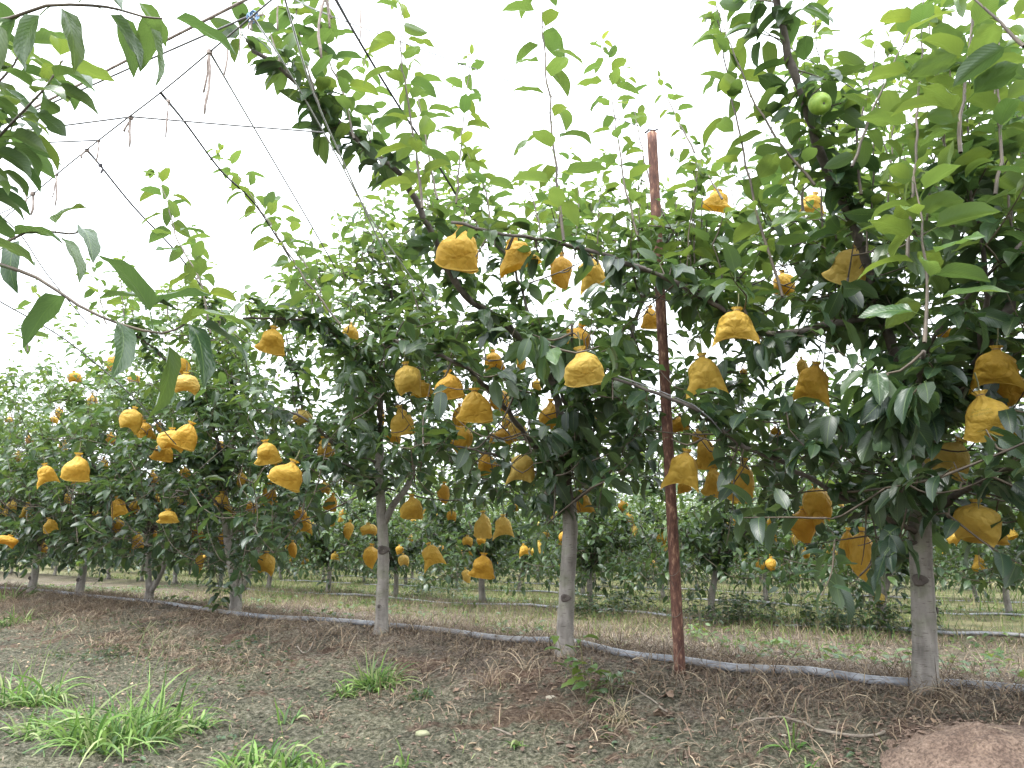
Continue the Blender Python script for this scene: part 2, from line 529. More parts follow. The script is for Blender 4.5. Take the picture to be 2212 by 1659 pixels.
mf = ramp(nt, mathn(nt, 'ADD', mathn(nt, 'MULTIPLY', mid, .7), mathn(nt, 'MULTIPLY', sep.outputs[0], .5)), [(.40, (0, 0, 0)), (.62, (1, 1, 1))])
col = mixc(nt, mathn(nt, 'MULTIPLY', mf, .85), soil, moss)
redf = ramp(nt, mathn(nt, 'ADD', mathn(nt, 'MULTIPLY', noise(nt, 2.3, 5, P, .7), .8), mathn(nt, 'MULTIPLY', sep.outputs[1], .4)), [(.68, (0, 0, 0)), (.73, (1, 1, 1))])
col = mixc(nt, mathn(nt, 'MULTIPLY', redf, .6), col, ramp(nt, fine, [(.3, (.085, .040, .030)), (.6, (.19, .10, .07))]))
# distant ground: pale straw and green grass
farf = sep.outputs[2]
fargrass = ramp(nt, noise(nt, 1.6, 6, P, .7), [(.3, (.085, .11, .035)), (.5, (.19, .17, .09)), (.7, (.15, .21, .05))])
col = mixc(nt, farf, col, fargrass)
col = mixc(nt, .6, col, ramp(nt, gr, [(.3, (.45, .45, .45)), (.6, (1.25, 1.25, 1.25))]), 'MULTIPLY')
patch = noise(nt, 2.0, 5, P, .75)
col = mixc(nt, .9, col, ramp(nt, patch, [(.36, (.55, .54, .55)), (.5, (.95, .95, .95)), (.64, (1.30, 1.28, 1.24))]), 'MULTIPLY')
nt.links.new(col, b.inputs['Base Color']); b.inputs['Roughness'].default_value = .92
b.inputs['Specular IOR Level'].default_value = .25
h = mathn(nt, 'ADD', mathn(nt, 'MULTIPLY', fine, 1.0), mathn(nt, 'MULTIPLY', gr, .45))
bump(nt, b, h, 1.0, .055)
M['soil'] = m

m, nt, b = mat('fine_crumbled_soil')
tc = nt.nodes.new('ShaderNodeTexCoord')
n1 = noise(nt, 90, 6, tc.outputs['Object'], .7); n2 = noise(nt, 8, 4, tc.outputs['Object'])
c1 = ramp(nt, n1, [(.35, (.065, .044, .035)), (.5, (.17, .122, .096)), (.66, (.28, .21, .17))])
c1 = mixc(nt, .9, c1, ramp(nt, n2, [(.35, (.62, .56, .53)), (.6, (1.1, 1.06, 1.0))]), 'MULTIPLY')
nt.links.new(c1, b.inputs['Base Color']); b.inputs['Roughness'].default_value = .95
bump(nt, b, n1, .8, .012)
M['crumb'] = m

# ------------------------------------------------------------------ ground sheet
def axis(lo, hi, d0, d1, step, grow):
    a = list(np.arange(d0, d1, step))
    s = step; x = a[-1]
    while x < hi:
        s *= grow; x += s; a.append(x)
    s = step; x = a[0]; f = []
    while x > lo:
        s *= grow; x -= s; f.append(x)
    return np.array(f[::-1] + a)

gx = axis(-420, 420, -3.6, 3.2, .021, 1.035)
gy = axis(-40, 700, 2.2, 6.6, .022, 1.035)
X, Y = np.meshgrid(gx, gy)
Z = ground_z(X, Y)
ny, nx = X.shape
V = np.stack([X.ravel(), Y.ravel(), Z.ravel()], 1)
ii, jj = np.meshgrid(np.arange(ny - 1), np.arange(nx - 1), indexing='ij')
k = (ii * nx + jj).ravel()
q = np.stack([k, k + 1, k + nx + 1, k + nx], 1)
uu = NRM[0] * V[:, 0] + NRM[1] * V[:, 1] - D1
mossy = np.clip(np.interp(uu, [-6, -2.2, -1.2, -.5, .2, .8, 4, 6], [.75, .7, .75, .35, .1, .05, .15, .2]) + .5 * fbm(V[:, 0] * .8, V[:, 1] * .8, 33, 3), 0, 1)
pxx, pyy, ff = proj(V)
red = np.clip(np.interp(uu, [-2.4, -1.5, -.5, 0, 1], [0.2, .6, .65, .1, 0]) + .5 * fbm(V[:, 0] * .6, V[:, 1] * .6, 41, 2), 0, 1)
far = np.clip(np.interp(uu, [3.0, 6.5, 10], [0, .65, .95]) + .9 * fbm(V[:, 0] * .5, V[:, 1] * .5, 51, 3) * (uu > 2.5), 0, 1)
cc = np.stack([mossy, red, far, np.ones_like(far)], 1)
mb = MB(); mb.add(V, q, None, V[:, :2], cc)
tag(mb.build('ground', M['soil']), kind='structure')

# ------------------------------------------------------------------ leaves
def leaf_template(m, k, droop, fold, width=.60, pet=.26, a0=.45, wav=0.0, twist=0.0, tipc=0.0, side=0.0, hook=0.0):
    """leaf with petiole along +Y, blade length 1, upper face +Z"""
    V = []; UV = []; q = []; t = []
    y, z, ang, xx = 0.0, 0.0, a0 * .75, 0.0
    npet = 2
    pw = .011
    rows = []
    for i in range(npet + 1):
        V += [(-pw, y, z), (pw, y, z)]; UV += [(.49, 0), (.51, 0)]
        if i < npet:
            y += pet / npet * math.cos(ang); z += pet / npet * math.sin(ang); ang -= .18
    for i in range(npet):
        q.append((i * 2, i * 2 + 1, i * 2 + 3, i * 2 + 2))
    base = len(V)
    half = (k - 1) // 2
    for i in range(m + 1):
        s = i / m
        w = width * .5 * (max(s, 0) ** .50) * (max(1 - s, 0) ** .78) * 1.72 if 0 < s < 1 else 0
        if s > .84: w *= .80
        ca, sa = math.cos(ang), math.sin(ang)
        if i == 0 or i == m:
            rows.append([len(V)]); V.append((xx, y, z)); UV.append((.5, s))
        else:
            r = []
            tw = twist * s
            for j in range(k):
                f = (j - half) / half
                lx = f * w
                lz = abs(lx) * math.tan(fold) * (1 - .25 * abs(f)) + wav * math.sin(s * 11 + j * 2.1) * abs(f) * .06
                X_ = lx * math.cos(tw) - lz * math.sin(tw); Z_ = lx * math.sin(tw) + lz * math.cos(tw)
                r.append(len(V)); V.append((xx + X_, y - Z_ * sa, z + Z_ * ca)); UV.append((.5 + .5 * f, s))
            rows.append(r)
        if i < m:
            st = 1.0 / m
            ang -= .74 * (droop / m) * (1.3 - .6 * s) + hook * (s > .6) / m
            y += st * math.cos(ang); z += st * math.sin(ang); xx += side * st * (s - .2)
    for i in range(m):
        a, b_ = rows[i], rows[i + 1]
        if len(a) == 1:
            for j in range(k - 1): t.append((a[0], b_[j + 1], b_[j]))
        elif len(b_) == 1:
            for j in range(k - 1): t.append((a[j], a[j + 1], b_[0]))
        else:
            for j in range(k - 1): q.append((a[j], a[j + 1], b_[j + 1], b_[j]))
    return np.array(V, float), q, t, np.array(UV, float)

PAR = [dict(droop=.95, fold=.42, a0=.5, wav=.3, side=.15, width=.64),
       dict(droop=1.25, fold=.35, a0=.6, wav=.5, side=-.2, twist=.25),
       dict(droop=.7, fold=.30, a0=.35, wav=.4, side=.1, width=.62),
       dict(droop=1.2, fold=.55, a0=.7, wav=.2, side=-.1, width=.58, hook=.5),
       dict(droop=.4, fold=.22, a0=.2, wav=.8, twist=-.4, side=.2, width=.64),
       dict(droop=1.6, fold=.45, a0=.8, wav=.3, twist=.3, side=-.12),
       dict(droop=.8, fold=.15, a0=.3, wav=1.0, twist=.5, side=.05, width=.62),
       dict(droop=1.0, fold=.70, a0=.5, wav=.2, width=.58, side=.2),
       dict(droop=1.0, fold=.40, a0=.4, wav=.5, width=.45, side=.25, pet=.22),
       dict(droop=1.4, fold=.30, a0=.5, wav=.6, width=.48, side=-.25, twist=.2, pet=.22)]
T_HI = [leaf_template(8, 7, **p) for p in PAR]
T_MID = [leaf_template(5, 3, **p) for p in PAR]
T_LO = [leaf_template(3, 3, **p) for p in PAR]

def tmesh(T, name, mtl):
    mb = MB(); mb.add(T[0], T[1], T[2], T[3]); return mb.mesh(name, mtl)
LEAF_ME = [tmesh(T, 'leaf', M['leafo']) for T in T_HI]

def frames(Pd, up):
    """columns x,y,z for direction Pd and up hint"""
    y = Pd / (np.linalg.norm(Pd, axis=1, keepdims=True) + 1e-9)
    x = np.cross(y, up); x /= (np.linalg.norm(x, axis=1, keepdims=True) + 1e-9)
    z = np.cross(x, y)
    return x, y, z

LSC = 1.5                       # blade length against the nominal size
class Leaves:
    def __init__(s): s.r = []
    def add(s, p, d, size, tone, upj=.35, up=None, var=None):
        u = np.array([0, 0, 1.0]) if up is None else up
        u = u + RNG.normal(0, upj, 3)
        s.r.append((*p, *d, *u, size * LSC, RNG.integers(len(PAR) - 2) if var is None else var, min(max(tone + RNG.normal(0, .09), 0), 1), RNG.random()))
    def arr(s):
        A = np.array(s.r, float).reshape(-1, 13)
        return A

def leaves_to_mb(mb, A, T):
    if not len(A): return
    x, y, z = frames(A[:, 3:6], A[:, 6:9])
    for v in range(len(PAR)):
        m_ = A[:, 10].astype(int) == v
        n = int(m_.sum())
        if not n: continue
        tv, tq, tt, tuv = T[v]
        S = A[m_, 9][:, None, None]
        Wv = A[m_, None, 0:3] + S * (tv[None, :, 0:1] * x[m_, None] + tv[None, :, 1:2] * y[m_, None] + tv[None, :, 2:3] * z[m_, None])
        off = (np.arange(n) * len(tv))[:, None, None]
        c = np.zeros((n, len(tv), 4)); c[..., 0] = A[m_, 11][:, None]; c[..., 1] = A[m_, 12][:, None]; c[..., 3] = 1
        mb.add(Wv.reshape(-1, 3), (np.array(tq)[None] + off).reshape(-1, 4), (np.array(tt)[None] + off).reshape(-1, 3),
               np.tile(tuv, (n, 1)), c.reshape(-1, 4))

def leaf_objects(A, parent, inv):
    x, y, z = frames(A[:, 3:6], A[:, 6:9])
    for i in range(len(A)):
        o = bpy.data.objects.new('leaf', LEAF_ME[int(A[i, 10])])
        s = A[i, 9]
        mt = Matrix(((x[i, 0] * s, y[i, 0] * s, z[i, 0] * s, A[i, 0] - inv[0]),
                     (x[i, 1] * s, y[i, 1] * s, z[i, 1] * s, A[i, 1] - inv[1]),
                     (x[i, 2] * s, y[i, 2] * s, z[i, 2] * s, A[i, 2] - inv[2]), (0, 0, 0, 1)))
        o.parent = parent
        o.matrix_local = mt
        o.color = (A[i, 11], A[i, 12], 0, 1)
        COL.objects.link(o)

# ------------------------------------------------------------------ trees
def jdir(az, el):
    return np.array([math.cos(az) * math.cos(el), math.sin(az) * math.cos(el), math.sin(el)])

class Tree:
    def __init__(s, base):
        s.base = np.asarray(base, float)
        s.trunk = []; s.limbs = []; s.twigs = []; s.L = Leaves(); s.pts = []; s.knots = []; s.shoots = []
    def spur(s, p, axis, n, size, tone, lowbias=.0):
        a0 = RNG.random() * 6.28
        e = norm(RNG.normal(0, 1, 3) - axis * .3) * RNG.uniform(.02, .15)
        tone = tone + 1.6 * e[2]  # leaves above the limb coloured lighter, below darker, imitating top light
        if abs(e).sum() > .06: s.twigs.append((np.array([p, p + e * .5 + [0, 0, .005], p + e]), np.array([.004, .0035, .003])))
        for i in range(n):
            az = a0 + i * 2.399 + RNG.normal(0, .3)
            el = RNG.uniform(-.45, .75) - lowbias
            s.L.add(p + e * RNG.uniform(.75, 1.1), jdir(az, el), size * RNG.uniform(.6, 1.1), tone)
    def limb(s, pts, r0, r1, dens=1.0, size=.1, tone=.25, knobs=True):
        P = smooth_path(pts, .05, .004)
        n = len(P)
        rad = .78 * np.linspace(r0, r1, n) * (1 + .10 * RNG.normal(0, 1, n))
        s.limbs.append((P, rad))
        for i in range(0, n):
            s.pts.append((P[i], r0 + (r1 - r0) * i / n))
        for i in range(2, n):
            if RNG.random() < .85 * dens * (.45 + .75 * (math.sin(i * .42 + r0 * 900) > -.5)):
                ax = norm(P[min(i + 1, n - 1)] - P[i - 1])
                s.spur(P[i], ax, int(RNG.integers(6, 11)), size * 1.02, tone, .1)
        return P
    def twig(s, p, d, length, size=.095, tone=.45, gap=.035, curve=.5, r0=.0045, first=.12, fine=True):
        n = max(3, int(length / .05))
        P = [np.array(p, float)]; d = norm(d)
        bend = RNG.normal(0, .12, 3)
        for i in range(n):
            d = norm(d + (np.array([0, 0, curve]) + bend) * (.05 / max(length, .1)) + RNG.normal(0, .05, 3))
            P.append(P[-1] + d * length / n)
        P = np.array(P)
        s.twigs.append((P, np.linspace(r0, .0016, len(P))))
        s.leafline(P, first * length, length, gap, size, tone)
        return P
    def leafline(s, P, a, b, gap, size, tone, el=(0, .55), shrink=True):
        seg = np.linalg.norm(np.diff(P, axis=0), axis=1); cum = np.concatenate([[0], np.cumsum(seg)])
        t = a; az = RNG.random() * 6.28
        while t < min(b, cum[-1]):
            i = min(np.searchsorted(cum, t), len(P) - 1); i = max(i, 1)
            f = (t - cum[i - 1]) / max(seg[i - 1], 1e-6)
            p = P[i - 1] * (1 - f) + P[i] * f
            ax = norm(P[i] - P[i - 1])
            az += 2.4 + RNG.normal(0, .25)
            h = norm(np.cross(ax, [0.3, .2, 1.0]) if abs(ax[2]) < .9 else np.cross(ax, [1.0, 0, 0])); k2 = np.cross(ax, h)
            rad_ = h * math.cos(az) + k2 * math.sin(az)
            e = RNG.uniform(*el)
            d = norm(rad_ * math.cos(e) + ax * math.sin(e)); d = norm(d * [1, 1, .7] + np.array([0, 0, .06]))
            sz = size * RNG.uniform(.75, 1.1)
            rel = (t - a) / max(b - a, .01)
            tn = tone
            if shrink and rel > .75: sz *= 1 - (rel - .75) * 2.0; tn = tone + .22 * (rel - .6)
            s.L.add(p, d, sz, tn, .28)
            t += gap * RNG.uniform(.7, 1.35)
    def shoot(s, pts, size=.1, tone=.6, r0=.006, gap=.05, first=.08):
        P = smooth_path(pts, .06, .003)
        s.shoots.append((P, np.linspace(r0, .002, len(P))))
        L = float(np.linalg.norm(np.diff(P, axis=0), axis=1).sum())
        s.leafline(P, first * L, L, gap * .92, size * 1.05, tone, el=(.05, .55))
        for k in range(3):
            s.L.add(P[-1], norm(P[-1] - P[-2] + RNG.normal(0, .5, 3)), size * .5, tone + .2)
        for i in range(0, len(P), 3): s.pts.append((P[i], .004))
    def nearest(s, q):
        A = np.array([p for p, _ in s.pts]); d = np.linalg.norm(A - q, axis=1)
        low = d + .6 * np.maximum(A[:, 2] - q[2], 0)
        i = int(low.argmin()); return A[i], d[i]
    def fill_at(s, q, size=.095, tone=.4, nleaf=13):
        a, dist = s.nearest(q)
        if dist > .12:
            mid_ = (a + q) * .5 + np.array([0, 0, -.05 * dist]) + RNG.normal(0, .03, 3)
            P = smooth_path([a, mid_, q], .08)
            s.twigs.append((P, np.linspace(.003 + .006 * min(dist, 1), .003, len(P))))
            d = norm(q - a)
            if dist > .3: s.leafline(P, .15, dist, .05, size, tone)
            for p_ in P[1:]: s.pts.append((p_, .004))
        else: d = norm(RNG.normal(0, 1, 3))
        d = norm(d + RNG.normal(0, .5, 3) + np.array([0, 0, .25]))
        P = s.twig(q, d, RNG.uniform(.18, .42), size, tone, gap=.4 / nleaf, first=0)
        s.pts.append((P[len(P) // 2], .003))

    def build(s, label, group, single=0, T=None, sub=True, trunk_seg=16, name='pear_tree', world=True):
        B = s.base if world else np.zeros(3)
        root = empty(name, tuple(s.base))
        tag(root, label, 'pear tree', group)
        mb = MB()
        for P, r in s.trunk: tube(mb, P - B, r, trunk_seg, rough=.025)
        if mb.n: mb.build('trunk', M['bark'], root)
        for P, r in s.limbs:
            mb = MB(); tube(mb, P - B, r, 10, rough=.06); mb.build('limb', M['limb'], root)
        for (p, r, nrm_) in s.knots: knot(root, p - B, r, nrm_)
        mb = MB()
        for P, r in s.shoots: tube(mb, P - B, r, 6, cap=False)
        if mb.n: tag(mb.build('shoots', M['twig'], root), kind='stuff')
        mb = MB()
        for P, r in s.twigs: tube(mb, P - B, r, 4, cap=False)
        if mb.n: tag(mb.build('twigs', M['twig'], root), kind='stuff')
        A = s.L.arr()
        if single and len(A):
            px, py, f = proj(A[:, :3])
            ok = (px > -60) & (px < 2270) & (py > -60) & (py < 1500) & (f > .4)
            score = np.where(ok, A[:, 9] / f, 0)
            idx = np.argsort(-score)[:single]
            idx = idx[(score[idx] * 764 > 9)]
            sel = np.zeros(len(A), bool); sel[idx] = True
            leaf_objects(A[sel], root, B)
            A = A[~sel]
        mb = MB(); A = A.copy(); A[:, :3] -= B
        leaves_to_mb(mb, A, T or T_MID)
        tag(mb.build('foliage', M['leaf'], root), kind='stuff')
        return root

def knot(parent, p, r, nrm_):
    """pruning scar: a raised bark ring round a hollow heart"""
    nrm_ = norm(nrm_); a = norm(np.cross(nrm_, [0, 0, 1.0])); b_ = np.cross(a, nrm_)
    mb = MB(); V = []; rings = [(1.25, -.35), (1.15, .12), (.85, .30), (.6, .12), (.35, .18), (.12, .02)]
    n = 14
    for (rr, hh) in rings:
        for k_ in range(n):
            th = k_ / n * 6.283; w = 1 + .12 * math.sin(3 * th + rr * 4) + RNG.normal(0, .04)
            V.append(p + a * math.cos(th) * rr * r * w * 1.15 + b_ * math.sin(th) * rr * r * w * .85 + nrm_ * hh * r)
    q_ = [(i * n + j, i * n + (j + 1) % n, (i + 1) * n + (j + 1) % n, (i + 1) * n + j) for i in range(len(rings) - 1) for j in range(n)]
    mb.add(V, q_); mb.build('knot', M['limb'], parent)

def trunk_path(base, pts):
    return smooth_path([np.array(base)] + pts, .04, .002)

# skyline and lower edge of the leafy mass of the first row, in picture columns
SKX = [-200, 0, 120, 250, 400, 520, 620, 700, 780, 850, 920, 1000, 1100, 1250, 1400, 1480, 1560, 1650, 1750, 1850, 1950, 2050, 2212, 2600]
SKY = [720, 700, 660, 610, 610, 655, 610, 560, 470, 410, 390, 410, 455, 455, 470, 480, 430, 400, 400, 390, 390, 370, 350, 350]
LOX = [-200, 60, 200, 330, 430, 520, 590, 650, 720, 820, 900, 1000, 1100, 1180, 1260, 1350, 1450, 1550, 1650, 1720, 1800, 1880, 1950, 2020, 2120, 2300]
LOY = [1185, 1205, 1205, 1225, 1225, 1240, 1205, 1150, 1060, 1030, 1040, 1070, 1090, 1105, 1080, 1040, 1020, 1030, 1050, 1100, 1190, 1210, 1180, 1110, 1170, 1160]

base_px = {1: (1998, 1490), 2: (1218, 1412), 3: (823, 1365), 4: (508, 1328), 5: (318, 1302), 6: (170, 1288), 7: (66, 1281)}
bases = {k_: on_z(*v, 0.0) for k_, v in base_px.items()}
step = DIRR * 2.0
bases[0] = bases[1] - step
bases[8] = bases[7] + step; bases[9] = bases[8] + step; bases[10] = bases[9] + step
trees = {k_: Tree((v[0], v[1], gz(v[0], v[1]) - .03)) for k_, v in bases.items()}
def s_of(p): return float(DIRR @ np.asarray(p))

def TP(k_, pts):
    t = trees[k_]; P = smooth_path([t.base] + pts, .035, .0015); return P
def flare(P, r0, r1, n0=0):
    n = len(P); x = np.linspace(0, 1, n)
    h = P[:, 2] - P[0, 2]
    return r0 + (r1 - r0) * x + r0 * .42 * np.exp(-h / .05)

# --- tree 1 : the thick pale trunk on the right
t = trees[1]; b = t.base; y1 = b[1]
P = TP(1, [at(1997, 1380, y1), at(1992, 1240, y1 - .01), at(1987, 1130, y1 - .02), at(1984, 1040, y1 - .03), at(1982, 960, y1 - .04)])
t.trunk.append((P, flare(P, .056, .048)))
t.knots += [(at(1988, 1253, y1 - .055), .026, np.array([-.15, -1, 0])), (at(1972, 1172, y1 - .05), .013, np.array([-.3, -1, 0])), (at(2024, 1318, y1 - .01), .014, np.array([1, -.2, 0]))]
t.limb([at(1984, 975, y1 - .05), at(1945, 800, 3.6), at(1890, 640, 3.45), at(1850, 500, 3.3), at(1790, 380, 3.15), at(1745, 250, 3.0), at(1712, 150, 2.9), at(1690, 60, 2.85), at(1668, -60, 2.8)], .036, .018, 1.15, .1, .3)
t.limb([at(1990, 985, y1 - .05), at(2050, 880, 3.55), at(2110, 790, 3.35), at(2190, 640, 3.2), at(2260, 500, 3.1)], .034, .020, 1.0, .1, .2)
t.limb([at(1990, 1120, y1 - .03), at(2060, 1075, 3.5), at(2140, 1030, 3.3), at(2240, 990, 3.1)], .024, .014, .9, .1, .12)
t.limb([at(1980, 1150, y1 - .03), at(1900, 1110, 3.6), at(1820, 1075, 3.5), at(1700, 1005, 3.4), at(1590, 955, 3.35), at(1500, 880, 3.3), at(1420, 850, 3.25), at(1310, 812, 3.2)], .019, .008, .8, .1, .15)
t.limb([at(1905, 680, 3.48), at(1800, 700, 3.45), at(1650, 720, 3.5), at(1530, 650, 3.45), at(1420, 592, 3.4), at(1350, 568, 3.4), at(1290, 547, 3.4), at(1180, 520, 3.4), at(1060, 500, 3.4), at(975, 480, 3.4)], .022, .009, 1.2, .1, .3)
t.limb([at(1990, 960, 3.7), at(1985, 860, 3.2), at(1995, 760, 2.7)], .018, .010, .9, .1, .15)
t.limb([at(1960, 870, 3.65), at(2010, 740, 3.0), at(2090, 640, 2.8), at(2212, 520, 2.7)], .013, .008, .8, .1, .25)
t.limb([at(2110, 800, 3.3), at(2130, 600, 2.9), at(2100, 430, 2.7), at(2075, 330, 2.65)], .016, .008, .9, .1, .3)

# --- tree 2 : second pale trunk, forked dark limbs
t = trees[2]; y2 = t.base[1]
P = TP(2, [at(1222, 1330, y2), at(1227, 1230, y2), at(1232, 1150, y2), at(1230, 1080, y2)])
t.trunk.append((P, flare(P, .055, .047)))
t.knots += [(at(1222, 1292, y2 - .05), .024, np.array([0, -1, .0])), (at(1243, 1190, y2 - .02), .016, np.array([1, -.6, 0]))]
t.limb([at(1230, 1100, y2), at(1222, 1000, y2 - .05), at(1212, 900, y2 - .1), at(1180, 800, y2 - .2), at(1090, 700, y2 - .5), at(990, 620, 4.2), at(880, 400, 3.8), at(775, 305, 3.6), at(690, 220, 3.45), at(605, 150, 3.3), at(545, 110, 3.25)], .040, .013, 1.25, .1, .28)
t.limb([at(1222, 1050, y2), at(1150, 960, 4.5), at(1090, 880, 4.0), at(1000, 790, 3.6), at(930, 765, 3.5), at(850, 735, 3.45)], .025, .010, 1.2, .1, .15)
t.limb([at(1225, 1000, y2), at(1260, 900, 4.4), at(1240, 800, 3.7), at(1235, 700, 3.4)], .02, .009, 1.1, .1, .2)
t.limb([at(1228, 1000, y2), at(1310, 880, 4.8), at(1370, 700, 4.7), at(1420, 560, 4.6), at(1470, 480, 4.6)], .024, .01, 1.0, .1, .3)
t.limb([at(1232, 1090, y2), at(1330, 1010, 4.9), at(1430, 950, 4.8)], .018, .008, .8, .1, .2)
t.limb([at(1222, 1060, y2), at(1140, 1010, 5.0), at(1060, 980, 4.8), at(960, 960, 4.7)], .018, .008, .9, .1, .15)
t.limb([at(1225, 880, y2), at(1150, 700, 5.0), at(1100, 560, 5.0), at(1000, 450, 5.0)], .018, .008, .9, .1, .35)

# --- tree 3
t = trees[3]; y3 = t.base[1]
P = TP(3, [at(826, 1290, y3), at(828, 1200, y3), at(825, 1120, y3), at(820, 1040, y3), at(820, 960, y3)])
t.trunk.append((P, flare(P, .053, .034)))
t.knots += [(at(828, 1188, y3 - .05), .034, np.array([0.2, -1, .0])), (at(820, 1310, y3 - .05), .014, np.array([0.2, -1, .0]))]
P = smooth_path([at(830, 1130, y3), at(850, 1090, y3), at(885, 1040, y3 + .05), at(900, 960, y3 + .1), at(925, 880, y3 + .15)], .04)
t.trunk.append((P, np.linspace(.03, .018, len(P))))
t.limb([at(820, 980, y3), at(816, 860, 5.8), at(760, 760, 5.5), at(690, 700, 5.2), at(600, 688, 5.0), at(525, 688, 4.9)], .025, .010, 1.2, .1, .25)
t.limb([at(818, 1000, y3), at(740, 970, 6.1), at(660, 905, 6.0), at(600, 880, 6.0)], .018, .010, .9, .1, .2)
t.limb([at(818, 950, y3), at(830, 800, 6.1), at(850, 650, 6.0), at(780, 520, 5.9)], .02, .010, .9, .1, .35)
t.limb([at(925, 880, y3 + .15), at(960, 780, 6.4), at(940, 650, 6.4)], .016, .008, .9, .1, .3)
t.limb([at(818, 1050, y3), at(760, 1010, 5.8), at(700, 990, 5.4)], .014, .008, .9, .1, .15)
# --- tree 4, forked from near the soil
t = trees[4]; y4 = t.base[1]
P = TP(4, [at(509, 1290, y4), at(508, 1250, y4), at(498, 1200, y4), at(490, 1130, y4), at(482, 1050, y4)])
t.trunk.append((P, flare(P, .062, .036)))
P = smooth_path([at(515, 1275, y4), at(535, 1240, y4), at(553, 1190, y4), at(585, 1130, y4), at(620, 1060, y4)], .04)
t.trunk.append((P, np.linspace(.045, .026, len(P))))
t.knots.append((at(520, 1272, y4 - .06), .035, np.array([0.3, -1, .0])))
t.limb([at(482, 1050, y4), at(470, 950, 7.3), at(420, 850, 6.9), at(340, 760, 6.6), at(260, 700, 6.3)], .026, .011, 1.0, .1, .25)
t.limb([at(480, 1060, y4), at(430, 1010, 7.2), at(370, 980, 6.6), at(290, 960, 6.2)], .02, .010, 1.0, .1, .15)
t.limb([at(620, 1060, y4), at(640, 960, 7.6), at(650, 860, 7.6), at(620, 740, 7.5)], .022, .010, 1.0, .1, .3)
t.limb([at(490, 1120, y4), at(460, 1080, 7.0), at(380, 1060, 6.4)], .018, .009, .9, .1, .1)
t.limb([at(600, 1090, y4), at(640, 1040, 7.2), at(690, 960, 7.0)], .018, .009, .9, .1, .2)
t.limb([at(485, 1060, y4), at(510, 900, 7.6), at(480, 720, 7.5), at(440, 640, 7.4)], .02, .009, 1.0, .1, .35)
# --- trees 5..10 and 0 : same habit, drawn by rule
def auto_limbs(t, fork, n, reach, seedoff=0.0, r=.024):
    for i in range(n):
        az = seedoff + i * 6.283 / n + RNG.normal(0, .25)
        up = RNG.uniform(.5, 1.1) if i % 2 else RNG.uniform(.9, 1.5)
        L = reach * RNG.uniform(.75, 1.15)
        p1 = fork + jdir(az, .9) * .3
        p2 = fork + np.array([math.cos(az) * L * .6, math.sin(az) * L * .6, up * .62])
        p3 = fork + np.array([math.cos(az) * L, math.sin(az) * L, up * RNG.uniform(.8, 1.05)])
        t.limb([fork, p1, p2, p3], r, .009, .95, .1, .15 + .18 * (i % 2))

for k_, (tx, fork_h, two) in {5: (-6, .28, True), 6: (4, .75, False), 7: (6, .7, False), 8: (0, .7, False), 9: (0, .7, False), 10: (0, .6, False), 0: (0, .7, False)}.items():
    t = trees[k_]; b = t.base
    f = b + np.array([.02, 0, fork_h])
    P = smooth_path([b, b + (f - b) * .5 + RNG.normal(0, .01, 3), f], .04, .002)
    t.trunk.append((P, flare(P, .058, .044)))
    if two:
        for dx in (-.05, .13):
            P = smooth_path([f - np.array([0, 0, .12]), f + np.array([dx * .7, 0, .06]), f + np.array([dx * 1.3, 0, .3]), f + np.array([dx * 2.0, .02, .55])], .04)
            t.trunk.append((P, np.linspace(.040, .028, len(P))))
            auto_limbs(t, P[-1], 5, 1.15, RNG.random() * 3)
    else:
        t.knots.append((b + np.array([.0, -.05, fork_h * .35]), .025, np.array([0.3, -1, 0])))
        auto_limbs(t, f, 8, 1.15, RNG.random() * 3)

# leafy mass
SVAL = {k_: s_of(bases[k_]) for k_ in bases}
ks = sorted(SVAL, key=lambda a: SVAL[a]); sv = np.array([SVAL[a] for a in ks])
def tree_for(p): return trees[ks[int(np.abs(sv - s_of(p)).argmin())]]

smin, smax = SVAL[0] - .8, SVAL[9] + .6
n_try = 0; made = 0
HOLES = [(1085, 640, 70, 38), (1250, 645, 60, 30), (1690, 790, 32, 22), (640, 800, 42, 45), (690, 860, 30, 25), (560, 560, 60, 90), (1120, 500, 0, 0)]
while made < 2800 and n_try < 80000:
    n_try += 1
    s_ = RNG.uniform(smin, smax); zz = RNG.uniform(.22, 3.0); off = RNG.uniform(-1.15, 1.05)
    off = off * (1.0 if zz < 1.9 else .8)
    p = NRM * (D1 + off) + DIRR * s_ + np.array([0, 0, zz])
    if np.linalg.norm(p - CAM) < 1.9: continue
    px, py, f = proj(p); px, py = px[0], py[0]
    if not (-260 < px < 2560) or f[0] < .5: continue
    if py < np.interp(px, SKX, SKY) + RNG.uniform(-20, 50) or py > np.interp(px, LOX, LOY) - RNG.uniform(-12, 26): continue
    if px < 1900 and zz > 2.3 and RNG.random() < .4: continue
    if any(abs(px - h[0]) < h[2] + 30 and abs(py - h[1]) < h[3] + 30 for h in HOLES) and RNG.random() < .9: continue
    if off < .3 and py > 605 and abs(px - np.interp(py, [288, 1440], [1408, 1468])) < 34 and p[1] < 4.9: continue
    t = tree_for(p)
    tone = .09 + .46 * min(max((zz - .6) / 1.9, 0), 1) + RNG.normal(0, .05)  # lower twigs get darker leaves: canopy shade painted into the tone
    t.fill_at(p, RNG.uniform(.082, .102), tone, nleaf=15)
    made += 1
print('fill', made, n_try)

